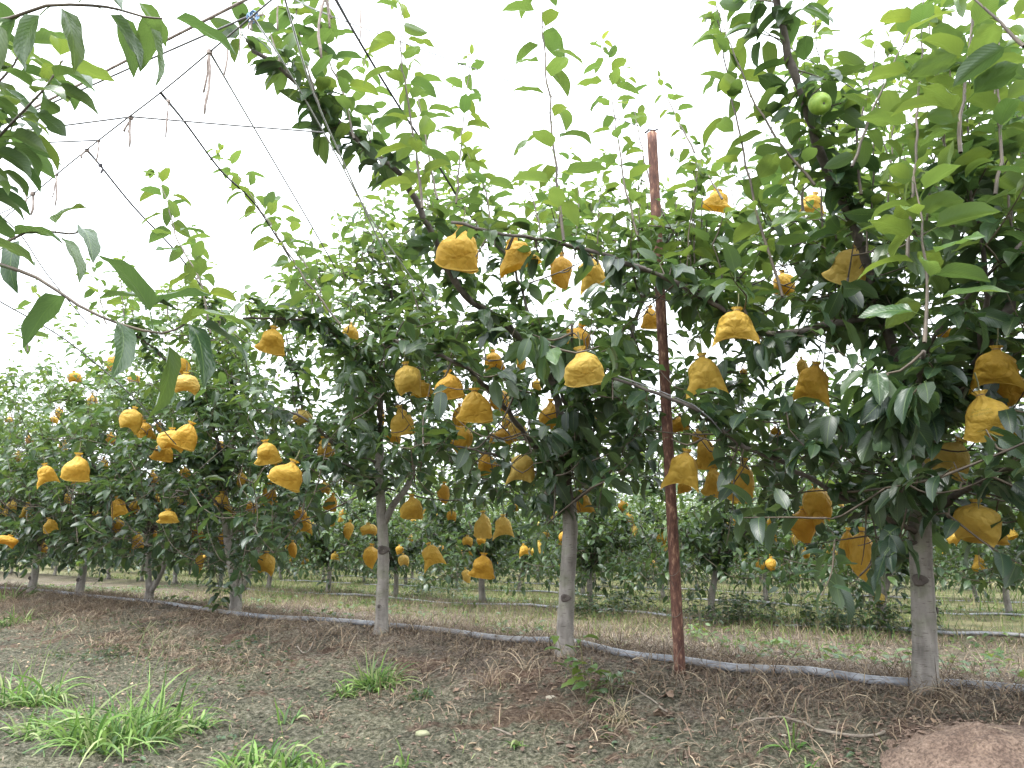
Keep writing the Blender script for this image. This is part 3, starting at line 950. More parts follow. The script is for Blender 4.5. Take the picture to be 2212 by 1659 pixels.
# hanging leaf bunches before the trunks, canopy shade painted in by dark tones
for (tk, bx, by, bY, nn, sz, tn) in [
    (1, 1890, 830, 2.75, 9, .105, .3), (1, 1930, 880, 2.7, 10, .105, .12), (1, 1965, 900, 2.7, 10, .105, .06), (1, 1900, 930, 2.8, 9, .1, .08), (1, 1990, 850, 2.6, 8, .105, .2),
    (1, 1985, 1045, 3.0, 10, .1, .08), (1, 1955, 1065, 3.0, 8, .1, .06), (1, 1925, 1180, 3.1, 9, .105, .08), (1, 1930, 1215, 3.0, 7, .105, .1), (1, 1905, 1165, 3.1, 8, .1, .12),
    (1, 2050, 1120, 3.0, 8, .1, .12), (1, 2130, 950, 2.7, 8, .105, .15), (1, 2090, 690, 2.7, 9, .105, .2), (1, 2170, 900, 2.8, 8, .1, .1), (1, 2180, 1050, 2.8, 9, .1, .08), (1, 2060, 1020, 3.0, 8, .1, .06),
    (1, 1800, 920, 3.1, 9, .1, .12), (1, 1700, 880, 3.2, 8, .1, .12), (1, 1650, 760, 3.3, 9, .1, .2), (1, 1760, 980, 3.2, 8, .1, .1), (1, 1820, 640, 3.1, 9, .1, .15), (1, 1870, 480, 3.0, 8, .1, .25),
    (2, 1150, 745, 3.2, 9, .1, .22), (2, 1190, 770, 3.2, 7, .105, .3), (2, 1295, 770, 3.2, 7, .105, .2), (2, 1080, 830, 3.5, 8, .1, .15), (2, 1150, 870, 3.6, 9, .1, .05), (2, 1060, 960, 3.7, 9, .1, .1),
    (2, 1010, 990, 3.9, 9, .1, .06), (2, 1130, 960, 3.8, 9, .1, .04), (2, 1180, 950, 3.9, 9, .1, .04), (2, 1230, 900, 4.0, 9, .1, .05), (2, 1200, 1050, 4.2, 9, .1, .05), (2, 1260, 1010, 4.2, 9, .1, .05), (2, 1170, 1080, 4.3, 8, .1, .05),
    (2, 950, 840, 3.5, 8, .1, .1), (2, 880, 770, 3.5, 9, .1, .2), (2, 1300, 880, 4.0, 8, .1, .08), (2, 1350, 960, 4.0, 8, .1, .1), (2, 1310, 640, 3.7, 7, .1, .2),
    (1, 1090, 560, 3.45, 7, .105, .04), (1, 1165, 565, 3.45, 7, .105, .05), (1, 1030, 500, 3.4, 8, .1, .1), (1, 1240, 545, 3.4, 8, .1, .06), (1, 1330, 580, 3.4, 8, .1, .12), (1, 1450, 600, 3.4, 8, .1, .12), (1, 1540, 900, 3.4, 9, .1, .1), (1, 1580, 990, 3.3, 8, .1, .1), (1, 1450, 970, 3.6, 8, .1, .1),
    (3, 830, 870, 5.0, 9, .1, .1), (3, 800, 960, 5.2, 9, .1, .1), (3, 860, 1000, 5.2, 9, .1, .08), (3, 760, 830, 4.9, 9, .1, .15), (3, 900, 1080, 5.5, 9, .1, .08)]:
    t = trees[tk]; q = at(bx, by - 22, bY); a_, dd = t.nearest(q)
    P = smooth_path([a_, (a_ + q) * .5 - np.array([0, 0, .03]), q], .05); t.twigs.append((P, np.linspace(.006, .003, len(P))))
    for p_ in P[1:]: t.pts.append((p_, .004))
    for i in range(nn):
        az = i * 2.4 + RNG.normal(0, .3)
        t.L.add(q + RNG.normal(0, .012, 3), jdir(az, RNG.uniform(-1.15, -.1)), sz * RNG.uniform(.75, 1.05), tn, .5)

# upright shoots seen against the sky: picture path, depth, leaf size
SH = [([(1218, 520), (1207, 420), (1195, 300), (1180, 150), (1168, 0), (1160, -90)], 2.75, .105, .06),
      ([(1380, 520), (1345, 380), (1325, 230), (1312, 150), (1300, 92)], 3.6, .095, .055),
      ([(912, 450), (902, 350), (880, 220), (866, 100), (870, -40)], 3.0, .105, .045),
      ([(945, 430), (928, 350), (905, 220), (885, 130)], 3.4, .095, .06),
      ([(985, 440), (995, 330), (1005, 220), (1018, 125)], 3.9, .095, .055),
      ([(1440, 480), (1400, 380), (1375, 260), (1345, 150)], 4.4, .09, .06),
      ([(1500, 330), (1470, 270), (1440, 210), (1425, 170)], 4.2, .065, .06),
      ([(455, 720), (430, 600), (385, 520), (360, 430), (335, 365)], 3.9, .10, .05),
      ([(735, 700), (650, 590), (575, 470), (520, 390), (468, 325)], 4.2, .095, .045),
      ([(700, 640), (640, 540), (600, 460), (585, 440)], 4.6, .09, .05),
      ([(1690, 640), (1640, 480), (1600, 300), (1570, 150), (1548, 20), (1545, -50)], 2.95, .105, .05),
      ([(1760, 400), (1680, 300), (1620, 200), (1580, 100), (1550, 20)], 2.9, .105, .06),
      ([(1960, 560), (1975, 350), (1985, 200), (1992, 60), (1996, -50)], 2.5, .11, .055),
      ([(2075, 330), (2078, 250), (2085, 150), (2105, 0), (2115, -60)], 2.2, .115, .055),
      ([(1997, 740), (2003, 620), (1992, 520), (1985, 440), (1975, 380)], 2.25, .115, .035),
      ([(2212, 100), (2160, 50), (2110, 0), (2090, -30)], 1.95, .11, .06),
      ([(1840, 360), (1890, 230), (1940, 120), (1990, 20)], 2.7, .10, .06),
      ([(1860, 420), (1850, 300), (1880, 180), (1900, 60)], 3.0, .10, .05),
      ([(765, 300), (740, 200), (700, 100), (690, 0), (685, -60)], 3.3, .10, .045),
      ([(690, 230), (660, 130), (640, 40), (640, -40)], 3.3, .10, .045),
      ([(610, 150), (590, 90), (575, 20)], 3.3, .10, .05),
      ([(830, 380), (800, 250), (785, 120)], 4.2, .09, .06),
      ([(1170, 520), (1150, 430), (1120, 370)], 3.9, .09, .05), ([(1060, 500), (1050, 420), (1010, 330)], 3.8, .095, .045),
      ([(1560, 430), (1530, 380), (1500, 350)], 4.0, .09, .05),
      ([(60, 760), (60, 680), (75, 610)], 6.0, .09, .06), ([(230, 700), (210, 620), (200, 565)], 6.6, .09, .06),
      ([(270, 700), (262, 610), (275, 550)], 6.8, .09, .05), ([(420, 640), (430, 560), (412, 495)], 5.6, .09, .05),
      ([(2150, 420), (2165, 280), (2150, 150), (2165, 60)], 2.4, .11, .045),
      ([(1240, 560), (1250, 420), (1225, 330)], 4.6, .09, .055), ([(1290, 540), (1295, 430), (1310, 330)], 4.9, .09, .05)]
for path, Yd, sz, gap in SH:
    pts = [at(x_, y_, Yd + .12 * i * (1 if Yd > 3 else .3)) for i, (x_, y_) in enumerate(path)]
    tree_for(pts[0]).shoot(pts, sz, .62, .0065, gap)
# shoots by rule along the top of the row
SLX = [0, 300, 500, 640, 800, 1100, 1450, 1600, 1900, 2212]; SLL = [.28, .35, .25, .35, .5, .5, .45, .7, .9, 1.0]
for i in range(150):
    px = RNG.uniform(-80, 2280); off = RNG.uniform(-.9, 1.0)
    if 1000 < px < 1200 and RNG.random() < .5: continue
    sy = np.interp(px, SKX, SKY) + 60
    p = onrow(px, sy, off)
    if np.linalg.norm(p - CAM) < 2.2 or p[2] > 4.2 or p[2] < .8: continue
    L = np.interp(px, SLX, SLL) * RNG.uniform(.6, 1.3)
    lean = RNG.normal(0, .16, 2)
    pts = [p - np.array([0, 0, .15]), p + np.array([lean[0] * .4, lean[1] * .4, .45]) * L, p + np.array([lean[0], lean[1], 1.0]) * L]
    tree_for(p).shoot(pts, RNG.uniform(.08, .1), .6, .005, .05)

ORD = ['leftmost', 'second from left', 'third from left', 'fourth from left', 'fifth from left', 'sixth from left', 'seventh from left', 'eighth from left', 'ninth from left', 'tenth from left', 'eleventh from left', 'twelfth from left', 'thirteenth from left', 'fourteenth from left']
LOOK = {'square': 'square-hemmed', 'round': 'rounded', 'skirt': 'flared', 'point': 'pointed', 'split': 'two-cornered'}
# clusters: (phrase, [ (x, y, w, h, kind, tilt) ])
q_, r_, k2_, p_, s_ = 'square', 'round', 'skirt', 'point', 'split'
CL = [
 ('under the high limb left of the post', [(998, 525, 84, 82, q_, .12), (1105, 546, 80, 56, k2_, 0), (1213, 580, 44, 68, p_, .05), (1272, 584, 56, 66, s_, 0)]),
 ('above the knotted trunk', [(1257, 732, 54, 62, r_, .35), (1252, 784, 80, 68, q_, 0), (1190, 888, 48, 52, q_, .05), (1252, 1081, 52, 44, s_, 0), (1293, 900, 20, 18, r_, 0)]),
 ('beside the upper post', [(1404, 682, 40, 42, q_, 0), (1468, 911, 34, 36, r_, 0), (1551, 430, 62, 40, k2_, .2)]),
 ('on the bough right of the post', [(1592, 698, 82, 66, s_, .1), (1515, 800, 76, 74, s_, -.1), (1689, 610, 42, 52, r_, 0), (1605, 802, 14, 14, r_, 0)]),
 ('in the cluster just right of the post', [(1484, 1005, 70, 70, s_, .2), (1521, 968, 44, 60, q_, 0), (1541, 1031, 44, 54, q_, .1), (1608, 1027, 54, 74, q_, 0), (1505, 940, 24, 26, r_, 0), (1470, 1048, 30, 22, q_, 0), (1674, 930, 26, 18, q_, 0)]),
 ('on the tall dark leader', [(1762, 438, 48, 44, s_, .3), (1850, 566, 80, 72, q_, 0)]),
 ('left of the thick trunk', [(1764, 818, 74, 74, s_, .3), (1730, 790, 22, 40, r_, 0), (1760, 1075, 50, 60, r_, 0), (1735, 1126, 54, 64, p_, .1), (1764, 1112, 24, 48, p_, 0), (1862, 1184, 46, 90, p_, .15), (1832, 1168, 36, 56, q_, .2), (1840, 1204, 24, 26, r_, 0), (1980, 1115, 18, 26, q_, 0)]),
 ('right of the thick trunk', [(2038, 720, 46, 30, q_, 0), (2152, 785, 90, 76, s_, .15), (2188, 828, 80, 66, p_, .5), (2076, 981, 78, 66, q_, .5), (2108, 1116, 82, 74, r_, .1), (2128, 1148, 78, 34, q_, .1)]),
 ('on the dark bough left of the knotted trunk', [(875, 812, 52, 60, r_, -.2), (910, 838, 48, 30, k2_, 0), (966, 825, 60, 50, q_, 0), (1065, 776, 42, 42, s_, 0), (1128, 780, 20, 38, p_, 0), (1160, 830, 20, 24, p_, 0), (762, 716, 40, 36, q_, 0)]),
 ('in the bunch left of the knotted trunk', [(1025, 867, 72, 58, q_, 0), (1074, 863, 42, 54, p_, -.2), (992, 898, 32, 54, r_, 0), (1012, 944, 50, 54, p_, .5), (1115, 925, 46, 50, s_, -.1), (1088, 938, 46, 34, q_, .2), (1043, 996, 46, 38, q_, -.3), (1133, 1004, 56, 60, s_, 0), (1100, 905, 22, 30, r_, 0)]),
 ('around the slim grey trunk', [(862, 902, 48, 52, q_, 0), (855, 940, 34, 24, q_, 0), (822, 893, 16, 40, p_, 0), (890, 1088, 46, 42, q_, 0), (803, 1195, 32, 42, p_, .1), (795, 1140, 32, 22, r_, 0), (757, 1140, 20, 34, p_, 0), (925, 1194, 42, 44, s_, 0), (870, 1206, 20, 22, r_, 0)]),
 ('low between slim and knotted trunks', [(960, 1060, 26, 38, p_, .1), (1045, 1215, 50, 42, q_, .1), (1043, 1126, 36, 46, q_, 0), (1086, 1131, 40, 40, s_, 0), (1005, 1240, 18, 28, p_, -.2), (975, 1110, 18, 20, r_, 0), (1010, 1165, 20, 18, r_, 0)]),
 ('in the gap left of the slim trunk', [(592, 729, 58, 48, q_, .1), (646, 898, 36, 30, r_, -.4), (698, 965, 38, 46, q_, 0)]),
 ('over the dark forked tree', [(572, 971, 50, 42, q_, 0), (636, 1018, 66, 48, q_, 0), (583, 1063, 34, 40, q_, 0), (480, 1079, 36, 36, q_, 0), (665, 1131, 28, 30, s_, 0), (647, 1108, 24, 24, r_, 0), (484, 1162, 26, 36, p_, -.2), (577, 1210, 34, 40, r_, 0), (632, 1182, 18, 30, p_, 0), (605, 1000, 20, 24, r_, 0), (425, 1150, 24, 26, s_, 0), (437, 1212, 18, 36, p_, 0), (500, 1105, 18, 22, r_, 0)]),
 ('behind the big near leaves', [(383, 789, 38, 40, p_, -.3), (402, 822, 46, 38, r_, 0), (250, 782, 22, 32, p_, 0), (160, 812, 26, 22, r_, 0), (290, 815, 22, 18, r_, 0)]),
 ('in the bright bunch at left', [(292, 901, 40, 44, r_, .2), (310, 927, 36, 40, s_, -.3), (372, 944, 50, 40, r_, 0), (356, 968, 42, 36, q_, .1), (415, 934, 52, 46, q_, 0), (345, 920, 16, 20, p_, 0)]),
 ('in the leafy top at the far left', [(200, 860, 20, 22, q_, 0), (40, 985, 20, 22, q_, 0), (140, 960, 20, 20, s_, 0), (225, 1000, 22, 26, q_, 0), (330, 1030, 24, 28, q_, 0), (400, 1020, 22, 24, r_, 0), (150, 1075, 22, 26, q_, 0), (395, 1080, 24, 26, s_, 0)]),
 ('midway over the dark forked tree', [(520, 1030, 24, 28, q_, 0), (440, 1060, 24, 26, s_, 0), (545, 1090, 24, 28, q_, 0), (720, 1080, 26, 30, q_, 0), (700, 1050, 22, 24, r_, 0), (470, 960, 22, 22, r_, 0)]),
 ('in the shaded left crown', [(170, 1002, 50, 48, q_, 0), (96, 1020, 38, 38, s_, 0), (118, 905, 16, 14, r_, 0), (170, 1032, 30, 24, q_, .2), (62, 948, 14, 16, r_, 0), (20, 905, 14, 12, r_, 0), (128, 890, 14, 24, p_, 0), (240, 945, 18, 22, r_, 0)]),
 ('low over the three left trunks', [(252, 1092, 34, 40, s_, 0), (290, 1090, 24, 32, q_, 0), (363, 1111, 42, 24, q_, 0), (256, 1132, 22, 30, p_, 0), (105, 1131, 28, 26, q_, 0), (23, 1165, 36, 20, r_, .3), (31, 1092, 24, 30, q_, 0), (61, 1100, 24, 30, q_, 0), (93, 1180, 18, 22, r_, 0), (300, 1166, 24, 32, s_, 0), (6, 1100, 20, 26, r_, 0), (205, 1110, 18, 22, r_, 0), (340, 1080, 18, 26, p_, 0), (330, 1150, 18, 18, r_, 0)]),
]

def bag_depth(px, w):
    Yd = .165 * FPX / max(w, 20)
    return min(max(Yd, onrow(px, 900, -1.45)[1]), onrow(px, 900, .6)[1])
ALLB = [(x_, y_, w_, h_) for _, it in CL for (x_, y_, w_, h_, _k, _t) in it] + [(2115, 889, 96, 86), (1771, 224, 50, 50)]
def clear_bags(t):
    """leaves are swept off the near face of each bag, as growers do when they bag the fruit"""
    A = t.L.arr()
    x, y, z = frames(A[:, 3:6], A[:, 6:9])
    c = A[:, :3] + y * (A[:, 9] * .75)[:, None] - np.array([0, 0, .2]) * A[:, 9:10]
    px, py, f = proj(c); kill = np.zeros(len(A), bool)
    PT = [proj(A[:, :3] + y * (A[:, 9] * k1)[:, None] - np.array([0, 0, k2]) * A[:, 9:10])[:2] for k1, k2 in ((.4, .0), (.75, .15), (1.1, .45))]
    for (bx, by, bw, bh) in ALLB:
        Yb = bag_depth(bx, bw) if bw != 50 or by != 224 else 2.85
        ins = np.zeros(len(A), bool)
        for (qx, qy) in PT: ins |= (np.abs(qx - bx) < bw * .5 + 3) & (np.abs(qy - by) < bh * .5 + 4)
        kill |= ins & (c[:, 1] < Yb + .12) & (c[:, 1] > .3) & (RNG.random(len(A)) < .92)
    # the post stands clear of leaves over its lower part
    bx = np.interp(py, [288, 1440], [1408, 1468])
    kill |= (np.abs(px - bx) < 28) & ((py > 610) | ((py > 275) & (py < 480))) & (c[:, 1] < 4.9) & (RNG.random(len(A)) < .93)
    for (x0, x1, ylo, Yt) in ((1958, 2032, 1112, 3.74), (1196, 1252, 1100, 4.9), (800, 848, 1150, 6.1)):
        kill |= (px > x0 - 14) & (px < x1 + 14) & (py > ylo) & (c[:, 1] < Yt) & (RNG.random(len(A)) < .93)
    t.L.r = [r for r, k_ in zip(t.L.r, kill) if not k_]
LBL = {0: 'pear tree past the right edge, its leafy limbs reaching in',
       1: 'big pear tree with thick pale trunk, right of the rusty post',
       2: 'pear tree with pale knotted trunk just left of the rusty post',
       3: 'pear tree with slim straight grey trunk and swollen graft knot',
       4: 'dark forked pear tree with a black scar, splitting close above the grey pipe',
       5: 'pear tree whose two pale stems part near the soil, left of the dark forked tree',
       6: 'pear tree with leaning knotted trunk, second from the left in the near row',
       7: 'pear tree with slender dark trunk, leftmost trunk of the near row',
       8: 'pear tree at the left edge, leafy crown behind the leftmost trunk of the near row',
       9: 'pear tree crown at the far left end of the near row', 10: 'last pear tree crown of the near row past the left edge'}
NS = {0: 200, 1: 300, 2: 300, 3: 300, 4: 260, 5: 120, 6: 0, 7: 0, 8: 0, 9: 0, 10: 0}
for k_ in sorted(trees):
    if k_ == 10: continue
    clear_bags(trees[k_])
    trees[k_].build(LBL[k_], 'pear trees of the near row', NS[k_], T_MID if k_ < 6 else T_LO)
    print('tree', k_, len(trees[k_].L.r))

# tree behind the camera on the left whose branches hang into the picture
t = Tree((-2.9, .84, gz(-2.9, .84) - .03))
b = t.base
P = smooth_path([b, b + np.array([.02, 0, .4]), b + np.array([.0, .02, .85])], .04)
t.trunk.append((P, flare(P, .055, .045)))
f = P[-1]
t.limbs.append((smooth_path([f, f + np.array([.3, .2, .5]), at(-420, 40, 1.6), at(-120, 60, 1.55)], .06), None))
t.limbs.append((smooth_path([f, f + np.array([.4, .25, .3]), at(-500, 520, 1.7), at(-120, 530, 1.65)], .06), None))
t.limbs = [(P_, np.linspace(.02, .006, len(P_))) for P_, _ in t.limbs]
def big(px, py, Yd, tx, ty, size, tone=.45, tw=None):
    """one large near leaf whose blade runs from (px,py) towards (tx,ty)"""
    a = at(px, py, Yd); e = at(tx, ty, Yd + RNG.normal(0, .05))
    t.L.add(a, norm(e - a) + np.array([0, 0, .25]), size * .92, tone, .2, tw, 8 + int(RNG.integers(2)))
P = smooth_path([at(-120, 60, 1.55), at(20, 40, 1.5), at(100, 12, 1.5), at(200, 12, 1.5), at(255, 20, 1.5), at(310, 36, 1.5), at(350, 40, 1.5)], .04)
t.shoots.append((P, np.linspace(.005, .002, len(P))))
for a_ in [(60, 25, 5, 90), (110, 12, 70, 70), (120, 12, 170, 110), (205, 12, 270, 85), (250, 20, 275, 90), (300, 32, 340, 120), (345, 40, 440, 75), (280, 5, 325, 40), (170, 6, 240, -20), (10, 40, -20, 130), (330, 38, 320, 90), (225, 10, 180, -30)]:
    big(a_[0], a_[1], 1.5, a_[2], a_[3], .11)
P = smooth_path([at(-160, 420, 1.7), at(-40, 330, 1.7), at(60, 230, 1.7), at(105, 180, 1.7), at(135, 130, 1.7)], .04)
t.shoots.append((P, np.linspace(.005, .002, len(P))))
t.leafline(P, .02, .6, .011, .082, .5)
P = smooth_path([at(-160, 300, 1.8), at(-30, 200, 1.8), at(30, 140, 1.8), at(60, 70, 1.8)], .04)
t.shoots.append((P, np.linspace(.005, .002, len(P))))
t.leafline(P, .05, .5, .014, .082, .5)
P = smooth_path([at(-160, 560, 1.9), at(-60, 430, 1.9), at(0, 340, 1.9), at(30, 260, 1.9)], .04)
t.shoots.append((P, np.linspace(.005, .002, len(P))))
t.leafline(P, .03, .5, .011, .085, .4)
P = smooth_path([at(-160, 560, 1.7), at(-20, 540, 1.7), at(60, 500, 1.7), at(150, 505, 1.7), at(170, 500, 1.7)], .04)
t.shoots.append((P, np.linspace(.004, .002, len(P))))
for a_ in [(10, 525, 110, 500), (60, 512, 20, 570), (110, 508, 150, 550), (165, 500, 200, 530), (120, 505, 130, 470), (20, 530, -20, 560)]:
    big(a_[0], a_[1], 1.7, a_[2], a_[3], .10, .5)
redP = smooth_path([at(-160, 530, 1.5), at(-40, 560, 1.5), at(80, 600, 1.5), at(170, 660, 1.5), at(260, 700, 1.5), at(350, 720, 1.5), at(400, 700, 1.5)], .04)
t.shoots.append((redP, np.linspace(.0055, .002, len(redP))))
for a_ in [(30, 585, -40, 590), (85, 605, 40, 560), (150, 640, 90, 690), (180, 662, 290, 650), (240, 690, 280, 780), (300, 700, 350, 660), (350, 715, 360, 780), (385, 705, 500, 690), (400, 705, 480, 740), (330, 710, 300, 640), (390, 700, 440, 770)]:
    big(a_[0], a_[1], 1.5, a_[2], a_[3], .115, .3)
t.build('pear tree whose big-leaved branches hang close across the upper left', 'pear trees of the row by the camera', 120, T_MID)

# ------------------------------------------------------------------ rows behind
protos = []
for v in range(4):
    t = Tree((0, 0, 0))
    P = smooth_path([np.zeros(3), np.array([.01, .02, .3]), np.array([RNG.normal(0, .04), 0, .62])], .08)
    t.trunk.append((P, flare(P, .05, .042)))
    auto_limbs(t, P[-1], 8, 1.1, v)
    for i in range(165):
        th = RNG.random() * 6.28; rr = math.sqrt(RNG.random()) * 1.2
        zz = .36 + RNG.random() ** .95 * 2.25 * (1.05 - .25 * rr)
        t.fill_at(np.array([rr * math.cos(th), rr * math.sin(th), zz]), .1, .26 + .5 * (zz - .5) / 1.8, nleaf=10)  # paler towards the crown top: lit tops painted into the leaf tone
    for i in range(20):
        th = RNG.random() * 6.28; rr = math.sqrt(RNG.random()) * 1.0
        p = np.array([rr * math.cos(th), rr * math.sin(th), 2.0]); L = RNG.uniform(.5, 1.35)
        t.shoot([p, p + np.array([RNG.normal(0, .06), RNG.normal(0, .06), .5]) * L, p + np.array([RNG.normal(0, .15), RNG.normal(0, .15), 1.0]) * L], .095, .62, .006, .055)
    mb = MB()
    for P, r in t.trunk: tube(mb, P, r, 8, rough=.03)
    tm = mb.mesh('trunk', M['bark'])
    mb = MB()
    for P, r in t.limbs: tube(mb, P[::2], r[::2], 5, cap=False)
    lm = mb.mesh('limbs', M['limb'])
    mb = MB()
    for P, r in t.twigs + t.shoots: tube(mb, P[::2], r[::2], 3, cap=False)
    wm = mb.mesh('twigs', M['twig'])
    mb = MB(); leaves_to_mb(mb, t.L.arr(), T_LO); fm = mb.mesh('foliage', M['leaf'])
    print('proto', len(t.L.r))
    protos.append((tm, lm, wm, fm))

UN = ['', 'first', 'second', 'third', 'fourth', 'fifth', 'sixth', 'seventh', 'eighth', 'ninth', 'tenth', 'eleventh', 'twelfth', 'thirteenth', 'fourteenth', 'fifteenth', 'sixteenth', 'seventeenth', 'eighteenth', 'nineteenth', 'twentieth', 'twenty-first', 'twenty-second', 'twenty-third', 'twenty-fourth', 'twenty-fifth', 'twenty-sixth', 'twenty-seventh', 'twenty-eighth', 'twenty-ninth', 'thirtieth', 'thirty-first', 'thirty-second', 'thirty-third', 'thirty-fourth']
def ordw(i, side): return (side + 'most') if i == 0 else f'{UN[min(i + 1, 34)]} from {side}'
ROWN = ['second', 'third', 'fourth', 'fifth', 'sixth', 'seventh', 'eighth', 'ninth']
row_trees = {}
for r in range(6):
    u = 5.4 * (r + 1)
    lst = []
    s0 = RNG.uniform(-.6, .6)
    if r == 0:
        pz = on_z(1908, 1360, -.25); s0 = s_of(pz)
    for i in range(-30, 60):
        s_ = s0 + i * 2.1 + (RNG.normal(0, .12) if not (r == 0 and i == 0) else 0)
        p = NRM * (D1 + u) + DIRR * s_
        px, py, f = proj(p + np.array([0, 0, .3]))
        m_ = 1.3 / max(f[0], .1) * FPX
        if f[0] > 1 and -m_ < px[0] < 2212 + m_ and s_ < 60:
            lst.append((px[0], p))
    lst.sort(key=lambda a: -a[0])
    row_trees[r] = [p for _, p in lst]
    for j, (px_, p) in enumerate(lst):
        z = gz(p[0], p[1])
        root = empty('pear_tree', (p[0], p[1], z - .03))
        root.rotation_euler = (0, 0, RNG.uniform(0, 6.28))
        sc = RNG.uniform(.92, 1.1); root.scale = (sc, sc, sc * RNG.uniform(.95, 1.05))
        if r < 3:
            lab = f'small pear tree hung with yellow bags in the {ROWN[r]} row back, {ordw(j, "right")}'
            grp = f'pear trees of the {ROWN[r]} row'
        else:
            lab = 'distant pear tree glimpsed under the crowns beyond the third row'
            grp = 'distant pear trees'
        tag(root, lab, 'pear tree', grp)
        tm, lm, wm, fm = protos[RNG.integers(4)]
        link(bpy.data.objects.new('trunk', tm), root)
        tag(link(bpy.data.objects.new('limbs', lm), root), kind='stuff')
        if r < 3: tag(link(bpy.data.objects.new('twigs', wm), root), kind='stuff')
        tag(link(bpy.data.objects.new('foliage', fm), root), kind='stuff')
print('row trees', [len(v) for v in row_trees.values()])

# ------------------------------------------------------------------ fruit bags
def bag_mesh(kind, seg=40, rings=26, seed=0):
    """unit bag: hangs from z=0 down to z=-1, about 1 wide; x = flat width, y = thickness"""
    r_ = np.random.default_rng(100 + seed)
    tt = np.linspace(0, 1, rings)
    kx = [0, .05, .10, .14, .22, .34, .5, .66, .8, .92, 1.0]
    prof = {
        'square': ([.14, .11, .055, .09, .19, .29, .37, .42, .455, .49, .52], [.11, .09, .05, .09, .18, .27, .32, .27, .16, .07, .02]),
        'round': ([.12, .09, .055, .12, .29, .41, .46, .46, .43, .38, .33], [.10, .08, .05, .10, .26, .37, .41, .36, .25, .12, .03]),
        'skirt': ([.16, .15, .14, .17, .24, .30, .35, .42, .52, .60, .64], [.12, .11, .10, .13, .21, .27, .29, .28, .27, .27, .26]),
        'point': ([.12, .09, .055, .12, .28, .40, .43, .39, .31, .22, .13], [.10, .08, .05, .10, .25, .34, .36, .29, .19, .10, .03]),
        'split': ([.13, .10, .06, .12, .27, .38, .42, .46, .50, .54, .56], [.10, .08, .05, .10, .25, .33, .34, .24, .14, .06, .02]),
    }[kind]
    a = np.interp(tt, kx, prof[0]); b_ = np.interp(tt, kx, prof[1])
    th = np.linspace(0, 2 * math.pi, seg, endpoint=False)
    V = np.zeros((rings, seg, 3)); UV = np.zeros((rings, seg, 2))
    ph = r_.random() * 6; 
    gn = [(r_.normal(0, 1, 3), r_.random() * 6.28, r_.uniform(2, 5.5)) for _ in range(9)]
    for i, t_ in enumerate(tt):
        c, s_ = np.cos(th), np.sin(th)
        e = 1.0 if t_ < .5 else 1.0 - .45 * (t_ - .5) / .5      # squarer towards the hem
        cx = np.sign(c) * np.abs(c) ** e; sy = np.sign(s_) * np.abs(s_) ** (1.0)
        pleat = 1 + (.16 * np.sin(9 * th + ph) + .10 * np.sin(14 * th + 2 * ph)) * max(0, 1 - t_ / .42)
        x = cx * a[i] * pleat; y = sy * b_[i] * pleat
        z = np.full(seg, -t_)
        if kind == 'square': z += .06 * t_ ** 4 * np.cos(2 * th + .4) - .04 * t_ ** 3 * c
        if kind == 'split': z += -.10 * t_ ** 5 * (np.abs(c) ** 2) + .12 * t_ ** 5 * (1 - np.abs(c)) + .05 * t_ ** 3 * c
        if kind == 'point': x += .10 * t_ ** 3; z += -.05 * t_ ** 4 * c
        if kind == 'round': z += .12 * t_ ** 4 * (1 - np.abs(c)) - .12 * t_ ** 4 * np.clip(c, 0, 1)
        if kind == 'skirt': y += .05 * t_ ** 3 * np.sin(3 * th + ph); z += .07 * t_ ** 4 * np.sin(2 * th + ph)
        V[i, :, 0] = x; V[i, :, 1] = y; V[i, :, 2] = z
        UV[i, :, 0] = th / 6.283; UV[i, :, 1] = t_
    P = V.reshape(-1, 3)
    nrm_ = P * np.array([1, 1, 0]); nrm_ /= (np.linalg.norm(nrm_, axis=1, keepdims=True) + 1e-6)
    cr = np.zeros(len(P))
    for d, ph_, fq in gn:                                        # sharp creases
        cr += (np.abs(np.sin(P @ norm(d) * fq + ph_)) - .6) / len(gn) * .95
    amp = np.repeat(np.clip((tt - .12) / .2, 0, 1) * (1 - .5 * np.clip((tt - .8) / .2, 0, 1)), seg)
    P = P + nrm_ * (cr * .36 * amp)[:, None]
    P[:, 2] += cr * .10 * amp
    i, j = np.meshgrid(np.arange(rings - 1), np.arange(seg), indexing='ij'); i = i.ravel(); j = j.ravel()
    q = np.stack([i * seg + j, (i + 1) * seg + j, (i + 1) * seg + (j + 1) % seg, i * seg + (j + 1) % seg], 1)
    if True:
        half = seg // 2; last = (rings - 1) * seg
        t3 = []
        if kind != 'skirt':
            # sealed hem
            qq = [(last + j_, last + j_ + 1, last + seg - j_ - 1, last + (seg - j_) % seg) for j_ in range(half)]
            q = np.vstack([q, qq])
    mb = MB(); mb.add(P, q, None, UV.reshape(-1, 2))
    return mb

BK = ['square', 'round', 'skirt', 'point', 'split']
BAG = {k_: [bag_mesh(k_, seed=11 * i + v).mesh('fruit_bag', M['bag']) for v in range(3)] for i, k_ in enumerate(BK)}
BAGLO = [bag_mesh(k_, 12, 9, 50 + i).mesh('fruit_bag', M['bag']) for i, k_ in enumerate(BK)]
BAGPR = bag_mesh('square', seed=77).mesh('fruit_bag', M['bagp'])
mb = MB(); th = np.linspace(0, 6.283, 11); tube(mb, np.stack([.075 * np.cos(th), .07 * np.sin(th), -.10 + .004 * th], 1), .014, 5, cap=False); TIE = mb.mesh('tie', M['tie'])
mb = MB(); tube(mb, np.array([[0, 0, -.1], [.01, 0, .05], [.03, .01, .2], [.02, .0, .42]]), [.02, .018, .016, .02], 5, cap=False); STK = mb.mesh('stalk', M['stalk'])

